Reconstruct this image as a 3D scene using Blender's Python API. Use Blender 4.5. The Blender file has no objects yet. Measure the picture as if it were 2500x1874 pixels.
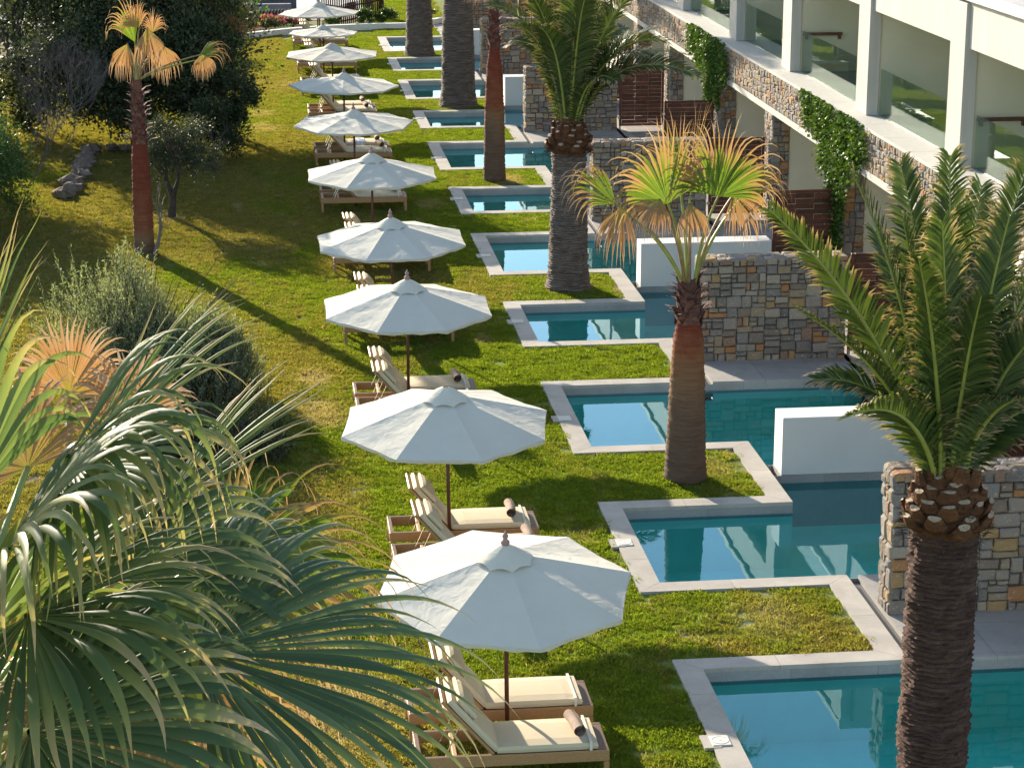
import bpy, math, random
import numpy as np
from mathutils import Vector, Matrix, noise

# ---------------------------------------------------------------- camera, sky, sun, exposure
scene = bpy.context.scene
rad = math.radians
F_PX, PITCH, YAW, CAM_H = 5400.0, 15.7406, 6.5885, 10.8
cam_data = bpy.data.cameras.new("camera")
cam_data.sensor_fit = 'HORIZONTAL'
cam_data.sensor_width = 36.0
cam_data.lens = F_PX / 2500.0 * 36.0
cam_data.clip_start = 0.5
cam_data.clip_end = 3000.0
cam = bpy.data.objects.new("camera", cam_data)
cam.location = (0, 0, CAM_H)
cam.rotation_euler = (rad(90 - PITCH), 0, rad(-YAW))
scene.collection.objects.link(cam)
scene.camera = cam

SUN_EL, SUN_AZ = 17.5, -22.8            # azimuth measured from +Y towards +X
world = bpy.data.worlds.new("World")
scene.world = world
world.use_nodes = True
wn = world.node_tree.nodes
wl = world.node_tree.links
bg = wn.get("Background") or wn.new("ShaderNodeBackground")
sky = wn.new("ShaderNodeTexSky")
sky.sky_type = 'NISHITA'
sky.sun_disc = False
sky.sun_elevation = rad(SUN_EL)
sky.sun_rotation = rad(SUN_AZ)
sky.air_density = 1.0
sky.dust_density = 0.6
sky.ozone_density = 0.8
wl.new(sky.outputs[0], bg.inputs[0])
bg.inputs[1].default_value = 0.125

sun_d = bpy.data.lights.new("sun", 'SUN')
sun_d.energy = 5.0
sun_d.angle = rad(0.5)
sun_d.color = (1.0, 0.87, 0.69)
sun = bpy.data.objects.new("sun", sun_d)
el, az = rad(SUN_EL), rad(SUN_AZ)
to_sun = Vector((math.sin(az) * math.cos(el), math.cos(az) * math.cos(el), math.sin(el)))
sun.rotation_euler = to_sun.to_track_quat('Z', 'Y').to_euler()
sun.location = to_sun * 50
scene.collection.objects.link(sun)

scene.view_settings.view_transform = 'Standard'
scene.view_settings.look = 'None'
scene.view_settings.gamma = 1
scene.view_settings.use_curve_mapping = False
scene.view_settings.exposure = 1.25
scene.cycles.max_bounces = 8
scene.cycles.transparent_max_bounces = 12

COL = scene.collection
rng = np.random.default_rng(7)
R = random.Random(11)

# helper that turns a sight line of the survey photograph and a known Y into a point of the place
_p, _s = rad(PITCH), rad(YAW)
_fw = np.array([math.sin(_s) * math.cos(_p), math.cos(_s) * math.cos(_p), -math.sin(_p)])
_rt = np.array([math.cos(_s), -math.sin(_s), 0.0])
_up = np.cross(_rt, _fw)
def at(x, y, Y):
    s = 2500.0 / 2212.0
    d = _fw + _rt * (x * s - 1250) / F_PX + _up * (937 - y * s) / F_PX
    return Vector(np.array([0, 0, CAM_H]) + d * Y / d[1])

# ---------------------------------------------------------------- mesh helpers
class MB:
    def __init__(self):
        self.v = []; self.f = []; self.a = []; self.mi = []
    def add(self, vs, fs, attr=None, mi=0):
        o = len(self.v)
        self.v.extend([tuple(x) for x in vs])
        self.f.extend([tuple(i + o for i in f) for f in fs])
        self.a.extend(attr if attr is not None else [0.0] * len(vs))
        self.mi.extend([mi] * len(fs))
    def box(self, x0, x1, y0, y1, z0, z1, mi=0, M=None):
        vs = [Vector(p) for p in ((x0,y0,z0),(x1,y0,z0),(x1,y1,z0),(x0,y1,z0),(x0,y0,z1),(x1,y0,z1),(x1,y1,z1),(x0,y1,z1))]
        if M: vs = [M @ p for p in vs]
        self.add(vs, [(0,3,2,1),(4,5,6,7),(0,1,5,4),(1,2,6,5),(2,3,7,6),(3,0,4,7)], mi=mi)
    def bbox(self, x0, x1, y0, y1, z0, z1, b=.01, mi=0, M=None):
        # box with chamfered edges
        vs = []; idx = {}
        cx = ((x0, x1), (y0, y1), (z0, z1))
        for ix in (0, 1):
            for iy in (0, 1):
                for iz in (0, 1):
                    c = [cx[0][ix], cx[1][iy], cx[2][iz]]
                    s = [b if i == 0 else -b for i in (ix, iy, iz)]
                    for ax in range(3):
                        p = [c[k] + (s[k] if k != ax else 0) for k in range(3)]
                        idx[(ix, iy, iz, ax)] = len(vs); vs.append(Vector(p))
        fs = []
        for ax in range(3):
            o = [k for k in range(3) if k != ax]
            for side in (0, 1):
                q = []
                for (u, w) in ((0,0),(1,0),(1,1),(0,1)):
                    k = [0,0,0]; k[ax] = side; k[o[0]] = u; k[o[1]] = w
                    q.append(idx[(*k, ax)])
                fs.append(tuple(q))
            for (u, w) in ((0,0),(1,0),(0,1),(1,1)):   # edges along ax
                a = [0,0,0]; c2 = [0,0,0]
                a[o[0]] = u; a[o[1]] = w; c2 = list(a); a[ax] = 0; c2[ax] = 1
                fs.append((idx[(*a, o[0])], idx[(*a, o[1])], idx[(*c2, o[1])], idx[(*c2, o[0])]))
        for k in [(i, j, l) for i in (0,1) for j in (0,1) for l in (0,1)]:
            fs.append((idx[(*k, 0)], idx[(*k, 1)], idx[(*k, 2)]))
        if M: vs = [M @ p for p in vs]
        self.add(vs, fs, mi=mi)
    def prism(self, poly, z0, z1, mi=0):
        n = len(poly)
        vs = [(p[0], p[1], z0) for p in poly] + [(p[0], p[1], z1) for p in poly]
        fs = [tuple(range(n - 1, -1, -1)), tuple(range(n, 2 * n))]
        fs += [(i, (i + 1) % n, n + (i + 1) % n, n + i) for i in range(n)]
        self.add(vs, fs, mi=mi)
    def tube(self, pts, rs, n=8, cap=True, mi=0, attr=None):
        pts = [Vector(p) for p in pts]
        if not hasattr(rs, '__len__'): rs = [rs] * len(pts)
        vs = []; at_ = []; prev = None
        for i, p in enumerate(pts):
            t = (pts[min(i + 1, len(pts) - 1)] - pts[max(i - 1, 0)])
            if t.length < 1e-9: t = Vector((0, 0, 1))
            t.normalize()
            if prev is None:
                u = t.orthogonal().normalized()
            else:
                u = (prev - t * prev.dot(t))
                u = u.normalized() if u.length > 1e-6 else t.orthogonal().normalized()
            prev = u; w = t.cross(u)
            for k in range(n):
                a = 2 * math.pi * k / n
                vs.append(p + (u * math.cos(a) + w * math.sin(a)) * rs[i])
                at_.append(attr[i] if attr else 0.0)
        fs = []
        for i in range(len(pts) - 1):
            for k in range(n):
                fs.append((i*n+k, i*n+(k+1)%n, (i+1)*n+(k+1)%n, (i+1)*n+k))
        if cap:
            fs.append(tuple(range(n - 1, -1, -1))); fs.append(tuple(range((len(pts)-1)*n, len(pts)*n)))
        self.add(vs, fs, at_, mi)
    def lathe(self, c, prof, n=16, mi=0):
        vs = []; fs = []
        for (r, z) in prof:
            for k in range(n):
                a = 2 * math.pi * k / n
                vs.append((c[0] + r * math.cos(a), c[1] + r * math.sin(a), c[2] + z))
        for i in range(len(prof) - 1):
            for k in range(n):
                fs.append((i*n+k, i*n+(k+1)%n, (i+1)*n+(k+1)%n, (i+1)*n+k))
        fs.append(tuple(range((len(prof)-1)*n, len(prof)*n)))
        self.add(vs, fs, mi=mi)
    def mesh(self, name, mats, smooth=False, attr_name=None):
        me = bpy.data.meshes.new(name)
        me.from_pydata(self.v, [], self.f)
        for m in (mats if isinstance(mats, (list, tuple)) else [mats]): me.materials.append(m)
        if any(self.mi): me.polygons.foreach_set('material_index', self.mi)
        if attr_name:
            a = me.attributes.new(attr_name, 'FLOAT', 'POINT'); a.data.foreach_set('value', self.a)
        if smooth: me.polygons.foreach_set('use_smooth', [True] * len(me.polygons))
        me.update()
        return me
    def build(self, name, mats, parent=None, smooth=False, attr_name=None, **k):
        return link(name, self.mesh(name, mats, smooth, attr_name), parent, **k)

def link(name, me, parent=None, loc=None, **k):
    o = bpy.data.objects.new(name, me); COL.objects.link(o)
    if parent is not None: o.parent = parent
    if loc is not None: o.location = loc
    for a, b in k.items(): o[a] = b
    return o

def np_mesh(name, V, Fc, mat, attr=None, smooth=False):
    """V (n,3); Fc (m,k) int"""
    me = bpy.data.meshes.new(name)
    k = Fc.shape[1]
    me.vertices.add(len(V)); me.vertices.foreach_set('co', np.ascontiguousarray(V, dtype=np.float32).ravel())
    me.loops.add(Fc.size); me.loops.foreach_set('vertex_index', Fc.ravel().astype(np.int32))
    me.polygons.add(len(Fc))
    me.polygons.foreach_set('loop_start', np.arange(0, Fc.size, k, dtype=np.int32))
    me.polygons.foreach_set('loop_total', np.full(len(Fc), k, dtype=np.int32))
    if smooth: me.polygons.foreach_set('use_smooth', np.ones(len(Fc), dtype=bool))
    me.materials.append(mat)
    me.update(calc_edges=True)
    if attr is not None:
        a = me.attributes.new('tip', 'FLOAT', 'POINT'); a.data.foreach_set('value', attr.astype(np.float32))
    return me

def thing(name, label, cat, loc=(0, 0, 0), rz=0.0, group=None):
    o = bpy.data.objects.new(name, None); COL.objects.link(o)
    o.location = loc; o.rotation_euler = (0, 0, rz); o.empty_display_size = .1
    o['label'] = label; o['category'] = cat
    if group: o['group'] = group
    return o
def tag(o, label, cat, group=None):
    o['label'] = label; o['category'] = cat
    if group: o['group'] = group
    return o
def copy_tree(o, label=None, parent=None):
    c = o.copy(); COL.objects.link(c)
    if parent is not None: c.parent = parent
    if label: c['label'] = label
    for ch in kids.get(o.name, []):
        copy_tree(ch, None, c)
    return c
kids = {}
def index_kids():
    kids.clear()
    for o in COL.objects:
        if o.parent is not None: kids.setdefault(o.parent.name, []).append(o)

# ---------------------------------------------------------------- materials
class NT:
    def __init__(self, name):
        self.m = bpy.data.materials.new(name); self.m.use_nodes = True
        self.t = self.m.node_tree; self.n = self.t.nodes; self.l = self.t.links
        self.n.clear()
        self.out = self.n.new('ShaderNodeOutputMaterial')
    def new(self, ty, **k):
        x = self.n.new(ty)
        for a, b in k.items(): setattr(x, a, b)
        return x
    def link(self, a, b): self.l.new(a, b)
    def coords(self, kind='Object'):
        if kind == 'World': return self.new('ShaderNodeNewGeometry').outputs['Position']
        return self.new('ShaderNodeTexCoord').outputs[kind]
    def noise(self, co, scale, detail=4, rough=.55, dist=0):
        x = self.new('ShaderNodeTexNoise'); x.inputs['Scale'].default_value = scale
        x.inputs['Detail'].default_value = detail; x.inputs['Roughness'].default_value = rough
        x.inputs['Distortion'].default_value = dist
        if co is not None: self.link(co, x.inputs['Vector'])
        return x.outputs['Fac']
    def ramp(self, fac, stops, interp='LINEAR'):
        x = self.new('ShaderNodeValToRGB'); cr = x.color_ramp; cr.interpolation = interp
        while len(cr.elements) > 1: cr.elements.remove(cr.elements[-1])
        for i, (p, c) in enumerate(stops):
            e = cr.elements[0] if i == 0 else cr.elements.new(p)
            e.position = p; e.color = (*c, 1) if len(c) == 3 else c
        self.link(fac, x.inputs['Fac']); return x.outputs['Color']
    def mix(self, fac, a, b, mode='MIX'):
        x = self.new('ShaderNodeMix', data_type='RGBA', blend_type=mode)
        for s, v in ((x.inputs[0], fac), (x.inputs[6], a), (x.inputs[7], b)):
            if hasattr(v, 'is_linked') or hasattr(v, 'node'): self.link(v, s)
            elif isinstance(v, (int, float)): s.default_value = v
            else: s.default_value = (*v, 1)
        return x.outputs[2]
    def math(self, op, a, b=0.5, clamp=False):
        x = self.new('ShaderNodeMath', operation=op, use_clamp=clamp)
        for s, v in ((x.inputs[0], a), (x.inputs[1], b)):
            if isinstance(v, (int, float)): s.default_value = v
            else: self.link(v, s)
        return x.outputs[0]
    def rnd(self):
        a = self.new('ShaderNodeObjectInfo').outputs['Random']
        b = self.new('ShaderNodeNewGeometry').outputs['Random Per Island']
        return self.math('FRACT', self.math('ADD', a, b))
    def bump(self, h, strength=.3, dist=.02):
        x = self.new('ShaderNodeBump'); x.inputs['Strength'].default_value = strength
        x.inputs['Distance'].default_value = dist; self.link(h, x.inputs['Height']); return x.outputs[0]
    def bsdf(self, col, rough=.7, metal=0, normal=None, spec=.5):
        x = self.new('ShaderNodeBsdfPrincipled')
        if isinstance(col, (tuple, list)): x.inputs['Base Color'].default_value = (*col, 1)
        else: self.link(col, x.inputs['Base Color'])
        if isinstance(rough, (int, float)): x.inputs['Roughness'].default_value = rough
        else: self.link(rough, x.inputs['Roughness'])
        x.inputs['Metallic'].default_value = metal
        x.inputs['Specular IOR Level'].default_value = spec
        if normal is not None: self.link(normal, x.inputs['Normal'])
        return x
    def done(self, s):
        self.link(s.outputs[0] if hasattr(s, 'outputs') else s, self.out.inputs['Surface']); return self.m

def mat_simple(name, col, rough=.7, var=.12, scale=6, metal=0, bump=.15, bscale=60, spec=.4, dist=.004, island=0.0):
    t = NT(name); co = t.coords('World')
    n = t.noise(co, scale, 5)
    lo = tuple(c * (1 - var) for c in col); hi = tuple(min(1, c * (1 + var)) for c in col)
    c = t.ramp(n, [(.3, lo), (.7, hi)])
    if island > 0:
        f = t.rnd()
        c = t.mix(1.0, c, t.ramp(f, [(0, (1 - island,) * 3), (1, (1.0,) * 3)]), 'MULTIPLY')
    b = t.bump(t.noise(co, bscale, 4), bump, dist)
    return t.done(t.bsdf(c, rough, metal, b, spec))

def mat_render(name, col):
    t = NT(name); co = t.coords('World')
    c = t.ramp(t.noise(co, 1.1, 4), [(.3, tuple(x * .95 for x in col)), (.7, col)])
    mp = t.new('ShaderNodeMapping'); mp.inputs['Scale'].default_value = (7, 7, .5); t.link(co, mp.inputs[0])
    st = t.ramp(t.noise(mp.outputs[0], 1.0, 5, .6), [(.42, (.93, .925, .91)), (.6, (1, 1, 1))])
    c = t.mix(1.0, c, st, 'MULTIPLY')
    sp = t.ramp(t.noise(co, 13, 4, .75), [(.66, (1, 1, 1)), (.76, (.8, .78, .74))])
    c = t.mix(1.0, c, sp, 'MULTIPLY')
    return t.done(t.bsdf(c, .85, normal=t.bump(t.noise(co, 90, 4), .2, .004), spec=.2))

def mat_leaf(name, stops, trans=.35, tipstops=None, rough=.45, spec=.4, warmth=(1.25, 1.2, .55), var=.35):
    """leaf: reflects, lets light through; colour differs leaf by leaf; optional colour along the blade"""
    t = NT(name)
    f = t.rnd()
    c = t.ramp(f, stops)
    if tipstops is not None:
        a = t.new('ShaderNodeAttribute', attribute_name='tip').outputs['Fac']
        nn = t.noise(t.coords('Object'), 9, 2)
        aa = t.math('ADD', a, t.math('MULTIPLY', t.math('SUBTRACT', f, .5), var))
        aa = t.math('ADD', aa, t.math('MULTIPLY', t.math('SUBTRACT', nn, .5), .25), True)
        x = t.new('ShaderNodeValToRGB'); cr = x.color_ramp
        while len(cr.elements) > 1: cr.elements.remove(cr.elements[-1])
        for i, (p, cc, al) in enumerate(tipstops):
            e = cr.elements[0] if i == 0 else cr.elements.new(p)
            e.position = p; e.color = (*cc, al)
        t.link(aa, x.inputs['Fac'])
        c = t.mix(x.outputs['Alpha'], c, x.outputs['Color'])
    b = t.bsdf(c, rough, spec=spec)
    tr = t.new('ShaderNodeBsdfTranslucent')
    warm = t.mix(1.0, c, warmth, 'MULTIPLY')
    t.link(warm, tr.inputs['Color'])
    m = t.new('ShaderNodeMixShader'); m.inputs[0].default_value = trans
    t.link(b.outputs[0], m.inputs[1]); t.link(tr.outputs[0], m.inputs[2])
    return t.done(m)

# patchy turf colour, shared by soil sheet and blades
def turf_colour(t, blades):
    co = t.coords('World')
    mp = t.new('ShaderNodeMapping'); mp.inputs['Scale'].default_value = (1, .55, 0); t.link(co, mp.inputs[0])
    big = t.noise(mp.outputs[0], .22, 3, .5)
    mid = t.noise(mp.outputs[0], .9, 5, .62, .6)
    sm = t.noise(mp.outputs[0], 5, 4, .7)
    green = t.ramp(t.rnd() if blades else sm, [(0, (.085, .15, .020)), (.5, (.16, .24, .034)), (1, (.26, .335, .06))])
    dry = t.ramp(t.rnd() if blades else sm, [(0, (.14, .15, .045)), (.6, (.235, .23, .085)), (1, (.38, .34, .18))])
    f = t.math('ADD', t.math('MULTIPLY', big, .55), t.math('MULTIPLY', mid, .45))
    f = t.math('ADD', f, t.math('MULTIPLY', t.math('SUBTRACT', sm, .5), .22))
    # the lawn is drier on its left side, away from the pools
    sx = t.new('ShaderNodeSeparateXYZ'); t.link(co, sx.inputs[0])
    side = t.math('MULTIPLY', t.math('SUBTRACT', 3.2, sx.outputs[0]), .022)
    side = t.math('MINIMUM', t.math('MAXIMUM', side, -.05), .13)
    f = t.math('ADD', f, side)
    k = t.ramp(f, [(.47, (0, 0, 0)), (.60, (1, 1, 1))])
    c = t.mix(k, green, dry)
    worn = t.noise(mp.outputs[0], .75, 5, .68, .9)
    worn = t.ramp(worn, [(.60, (0, 0, 0)), (.70, (.85,) * 3)])
    pale = t.ramp(t.rnd() if blades else sm, [(0, (.24, .20, .13)), (1, (.50, .46, .38))])
    c = t.mix(worn, c, pale)
    for (px, py, pr, pv) in [(.9, 39.0, .55, .9), (.95, 36.7, .75, .9), (.2, 67.6, .9, .8), (.1, 70.4, .8, .7), (.75, 24.0, 1.1, .9), (.45, 22.3, .8, .8), (6.5, 26.6, .75, .45), (6.5, 58.3, .8, .9),
                             (6.6, 45.9, .9, .55), (1.1, 77, .9, .6), (7.0, 32.9, .5, .5), (.3, 30.5, .9, .6), (4.2, 41.3, .35, .7), (4.3, 55.0, .6, .6), (6.3, 84.6, .9, .6), (6.4, 71.6, .9, .6), (-2.2, 54, .7, .8)]:
        cx_ = t.new('ShaderNodeVectorMath', operation='SUBTRACT'); t.link(co, cx_.inputs[0]); cx_.inputs[1].default_value = (px, py, 0)
        sc_ = t.new('ShaderNodeVectorMath', operation='MULTIPLY'); t.link(cx_.outputs[0], sc_.inputs[0]); sc_.inputs[1].default_value = (1.3, .75, 0)
        ln = t.new('ShaderNodeVectorMath', operation='LENGTH'); t.link(sc_.outputs[0], ln.inputs[0])
        dd = t.math('ADD', t.math('DIVIDE', ln.outputs['Value'], pr), t.math('MULTIPLY', t.math('SUBTRACT', mid, .5), 2.2))
        dd = t.math('ADD', dd, t.math('MULTIPLY', t.math('SUBTRACT', sm, .5), 1.2))
        c = t.mix(t.ramp(dd, [(.45, (pv,) * 3), (1.0, (0, 0, 0))]), c, pale)
    dark = t.ramp(t.noise(co, 3.2, 4, .7), [(.3, (.72,) * 3), (.65, (1.08,) * 3)])
    c = t.mix(1.0, c, dark, 'MULTIPLY')
    return c, f, co

def mat_turf_blades():
    t = NT('grass_blades')
    c, f, co = turf_colour(t, True)
    b = t.bsdf(c, .6, spec=.15)
    tr = t.new('ShaderNodeBsdfTranslucent')
    t.link(t.mix(1.0, c, (1.5, 1.35, .4), 'MULTIPLY'), tr.inputs['Color'])
    m = t.new('ShaderNodeMixShader'); m.inputs[0].default_value = .5
    t.link(b.outputs[0], m.inputs[1]); t.link(tr.outputs[0], m.inputs[2])
    return t.done(m)
def mat_turf_soil():
    t = NT('lawn_ground')
    c, f, co = turf_colour(t, False)
    soil = t.ramp(t.noise(co, 9, 5), [(.3, (.13, .085, .05)), (.7, (.27, .21, .15))])
    c2 = t.mix(t.ramp(f, [(.5, (.15,) * 3), (.68, (.9,) * 3)]), c, soil)
    return t.done(t.bsdf(c2, .95, normal=t.bump(t.noise(co, 30, 5), .6, .03), spec=.1))

def mat_stone():
    t = NT('field_stone')
    f = t.rnd()
    base = t.ramp(f, [(0, (.15, .155, .16)), (.16, (.20, .205, .21)), (.30, (.27, .255, .24)), (.42, (.19, .165, .15)), (.54, (.30, .245, .175)),
                      (.63, (.36, .245, .12)), (.69, (.23, .22, .20)), (.80, (.38, .18, .08)), (.86, (.24, .155, .12)), (.90, (.35, .32, .27))], 'CONSTANT')
    co = t.coords('World')
    n = t.noise(co, 11, 6, .65)
    c = t.mix(t.ramp(n, [(.35, (0,) * 3), (.62, (.7,) * 3)]), base, t.mix(.5, base, (.42, .27, .13)))
    lich = t.ramp(t.noise(co, 26, 5, .7, .5), [(.60, (0,) * 3), (.66, (.75,) * 3)])
    c = t.mix(lich, c, (.55, .54, .5))
    h = t.math('ADD', n, t.math('MULTIPLY', t.noise(co, 55, 4), .4))
    return t.done(t.bsdf(c, .85, normal=t.bump(h, .9, .03), spec=.25))

def mat_water():
    t = NT('pool_water')
    co = t.coords('World')
    mp = t.new('ShaderNodeMapping'); mp.inputs['Scale'].default_value = (1, 1, 1); t.link(co, mp.inputs[0])
    h = t.math('ADD', t.noise(mp.outputs[0], 1.3, 1, .4, .4), t.math('MULTIPLY', t.noise(mp.outputs[0], 14, 2), .05))
    bmp = t.bump(h, .022, .05)
    gl = t.new('ShaderNodeBsdfGlossy'); gl.inputs['Roughness'].default_value = .0
    gl.inputs['Color'].default_value = (.58, .84, 1, 1)  # sky blue put into the reflection colour, deepens the mirrored sky
    t.link(bmp, gl.inputs['Normal'])
    tr = t.new('ShaderNodeBsdfTransparent'); tr.inputs[0].default_value = (.38, .89, .87, 1)
    fr = t.new('ShaderNodeFresnel'); fr.inputs['IOR'].default_value = 1.36; t.link(bmp, fr.inputs['Normal'])
    m = t.new('ShaderNodeMixShader')
    t.link(t.math('MULTIPLY', fr.outputs[0], 1.55, True), m.inputs[0])
    t.link(tr.outputs[0], m.inputs[1]); t.link(gl.outputs[0], m.inputs[2])
    return t.done(m)

def mat_glass():
    t = NT('balcony_glass')
    gl = t.new('ShaderNodeBsdfGlossy'); gl.inputs['Roughness'].default_value = .0
    tr = t.new('ShaderNodeBsdfTransparent'); tr.inputs[0].default_value = (.86, .97, .92, 1)
    fr = t.new('ShaderNodeFresnel'); fr.inputs['IOR'].default_value = 1.6
    m = t.new('ShaderNodeMixShader')
    t.link(t.math('MULTIPLY', fr.outputs[0], .62, True), m.inputs[0])
    t.link(tr.outputs[0], m.inputs[1]); t.link(gl.outputs[0], m.inputs[2])
    return t.done(m)

def mat_wicker():
    t = NT('wicker')
    co = t.coords('Object')
    ch = t.new('ShaderNodeTexBrick'); ch.inputs['Scale'].default_value = 26
    ch.inputs['Color1'].default_value = (.58, .34, .15, 1); ch.inputs['Color2'].default_value = (.46, .26, .11, 1)
    ch.inputs['Mortar'].default_value = (.12, .06, .03, 1); ch.inputs['Mortar Size'].default_value = .03
    mp = t.new('ShaderNodeMapping'); mp.inputs['Rotation'].default_value = (rad(90), 0, 0); mp.inputs['Scale'].default_value = (1, 1, 1.6)
    t.link(co, mp.inputs[0]); t.link(mp.outputs[0], ch.inputs['Vector'])
    return t.done(t.bsdf(ch.outputs['Color'], .55, normal=t.bump(ch.outputs['Fac'], -.6, .006)))

def mat_canvas():
    t = NT('umbrella_canvas')
    co = t.coords('Object')
    n = t.noise(co, 1.3, 3)
    c = t.ramp(n, [(.3, (.63, .60, .50)), (.7, (.69, .655, .555))])
    wave = t.noise(co, 5, 3, .5, 1.0)
    fine = t.noise(co, 240, 2)
    b = t.bump(t.math('ADD', wave, t.math('MULTIPLY', fine, .05)), .35, .03)
    d = t.bsdf(c, .85, normal=b, spec=.15)
    tr = t.new('ShaderNodeBsdfTranslucent'); tr.inputs[0].default_value = (.8, .77, .70, 1)
    m = t.new('ShaderNodeMixShader'); m.inputs[0].default_value = .035
    t.link(d.outputs[0], m.inputs[1]); t.link(tr.outputs[0], m.inputs[2])
    return t.done(m)

def mat_paving(name, c0, c1, rough=.6, island=.15, joints=None):
    t = NT(name); co = t.coords('World')
    n = t.noise(co, 1.4, 6, .6, .4)
    c = t.ramp(n, [(.3, c0), (.7, c1)])
    c = t.mix(1.0, c, t.ramp(t.rnd(), [(0, (1 - island,) * 3), (1, (1,) * 3)]), 'MULTIPLY')
    vein = t.ramp(t.noise(co, 5, 6, .7, 1.5), [(.49, (0,) * 3), (.5, (.35,) * 3), (.51, (0,) * 3)])
    c = t.mix(vein, c, (.6, .6, .58))
    spots = t.ramp(t.noise(co, 16, 4, .7), [(.62, (0,) * 3), (.74, (.35,) * 3)])
    c = t.mix(spots, c, tuple(x * .6 for x in c0))
    if joints:
        br = t.new('ShaderNodeTexBrick'); br.offset = 0; br.inputs['Scale'].default_value = 1.0
        br.inputs['Color1'].default_value = (1, 1, 1, 1); br.inputs['Color2'].default_value = (.93, .93, .93, 1)
        br.inputs['Mortar'].default_value = (.5, .5, .5, 1); br.inputs['Mortar Size'].default_value = .004
        br.inputs['Brick Width'].default_value = joints; br.inputs['Row Height'].default_value = joints
        t.link(co, br.inputs['Vector']); c = t.mix(1.0, c, br.outputs['Color'], 'MULTIPLY')
    return t.done(t.bsdf(c, rough, normal=t.bump(t.noise(co, 40, 5), .15, .004), spec=.4))

def mat_bark(name, stops, zsc=22, bump=.8, attr=False):
    t = NT(name); co = t.coords('Object')
    mp = t.new('ShaderNodeMapping'); mp.inputs['Scale'].default_value = (2.5, 2.5, zsc); t.link(co, mp.inputs[0])
    n = t.noise(mp.outputs[0], 1.0, 6, .65, .5)
    fine = t.noise(co, 45, 4, .7)
    f = t.math('ADD', t.math('MULTIPLY', n, .7), t.math('MULTIPLY', fine, .3))
    c = t.ramp(f, stops)
    if attr:
        a = t.new('ShaderNodeAttribute', attribute_name='tip').outputs['Fac']
        a = t.math('ADD', a, t.math('MULTIPLY', t.math('SUBTRACT', t.noise(co, 3.2, 6, .75), .5), .32))
        mul = t.ramp(a, attr)
        c = t.mix(1.0, c, mul, 'MULTIPLY')
    return t.done(t.bsdf(c, .9, normal=t.bump(f, bump, .03), spec=.15))

M = {}
M['blades'] = mat_turf_blades(); M['soil'] = mat_turf_soil()
M['stone'] = mat_stone(); M['water'] = mat_water(); M['glass'] = mat_glass()
M['wicker'] = mat_wicker(); M['canvas'] = mat_canvas()
M['mortar'] = mat_simple('dark_mortar', (.085, .075, .065), .95, .3, 12, bump=.5, bscale=40, dist=.02)
M['mortar_pale'] = mat_simple('pale_mortar', (.30, .27, .23), .95, .3, 12, bump=.5, bscale=40, dist=.02)
M['white'] = mat_render('white_render', (.53, .52, .485))
M['white_plain'] = mat_simple('smooth_white_render', (.68, .675, .65), .8, .03, 1.2, bump=.12, bscale=120)
M['beige'] = mat_simple('beige_render', (.68, .655, .52), .85, .04, 1.2, bump=.15, bscale=140)
M['coping'] = mat_paving('coping_stone', (.36, .33, .285), (.53, .485, .42))
M['deck'] = mat_paving('deck_stone', (.33, .31, .29), (.44, .415, .385), joints=1.0)
M['tile_grey'] = mat_paving('pool_edge_tile', (.30, .295, .28), (.38, .37, .35))
M['tile_teal'] = mat_simple('pool_tile', (.40, .93, .80), .5, .06, 2.0, bump=.05)
M['dark'] = mat_simple('dark_slot', (.02, .02, .02), .6)
M['slot'] = mat_simple('slot_metal', (.11, .11, .11), .5)
M['wood'] = mat_simple('red_brown_wood', (.13, .040, .022), .5, .35, 9, bump=.3, bscale=70, island=.55)
M['wood_pole'] = mat_simple('pole_wood', (.10, .035, .022), .35, .3, 9, bump=.2)
M['finial'] = mat_simple('finial_wood', (.34, .22, .20), .6, .15, 9)
M['cushion'] = mat_simple('cushion_fabric', (.62, .53, .37), .8, .03, 3, bump=.1, bscale=150)
M['strap'] = mat_simple('elastic_strap', (.72, .69, .60), .8, .05)
M['towel'] = mat_simple('towel_cloth', (.42, .32, .26), .95, .12, 20, bump=.8, bscale=120, dist=.01)
M['steel'] = mat_simple('steel', (.65, .66, .67), .22, .02, metal=1.0, bump=0)
M['picket'] = mat_simple('picket_wood', (.055, .022, .018), .7, .3, 5, island=.4)
M['rock'] = mat_simple('grey_rock', (.22, .17, .13), .95, .45, 5, bump=1, bscale=22, dist=.05)
M['pebble'] = mat_simple('pebble', (.17, .15, .15), .8, .4, 20, bump=.3, island=.6)
M['kerb'] = mat_simple('white_kerb', (.74, .74, .72), .8, .06, 3)
M['asphalt'] = mat_simple('grey_concrete', (.22, .22, .23), .9, .15, 1.2, bump=.3)
M['concrete_dark'] = mat_simple('dark_concrete', (.07, .075, .085), .85, .2, 1.5, bump=.3)
M['pave_red'] = mat_simple('reddish_paving', (.27, .20, .18), .85, .15, 2, bump=.3)
M['pave_pale'] = mat_simple('pale_paving', (.50, .49, .47), .8, .1, 1.5, bump=.2)
M['skimmer'] = mat_simple('skimmer_lid', (.70, .68, .60), .6, .04, 5)
M['blue_cloth'] = mat_simple('striped_cloth', (.60, .66, .78), .9, .2, 14)
M['phoenix_bark'] = mat_bark('date_palm_bark', [(.25, (.045, .035, .03)), (.5, (.17, .135, .115)), (.75, (.36, .31, .26))], 30, 1.0)
M['phoenix_bark_dark'] = mat_bark('shaggy_palm_bark', [(.25, (.02, .012, .01)), (.5, (.085, .05, .038)), (.8, (.20, .14, .11))], 26, 1.0)
M['bulb'] = mat_bark('palm_boot_orange', [(.25, (.03, .014, .01)), (.5, (.10, .045, .022)), (.8, (.24, .11, .045))], 6, .9)
M['stub_cut'] = mat_simple('cut_stub', (.34, .26, .18), .9, .25, 20, bump=.5)
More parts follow.
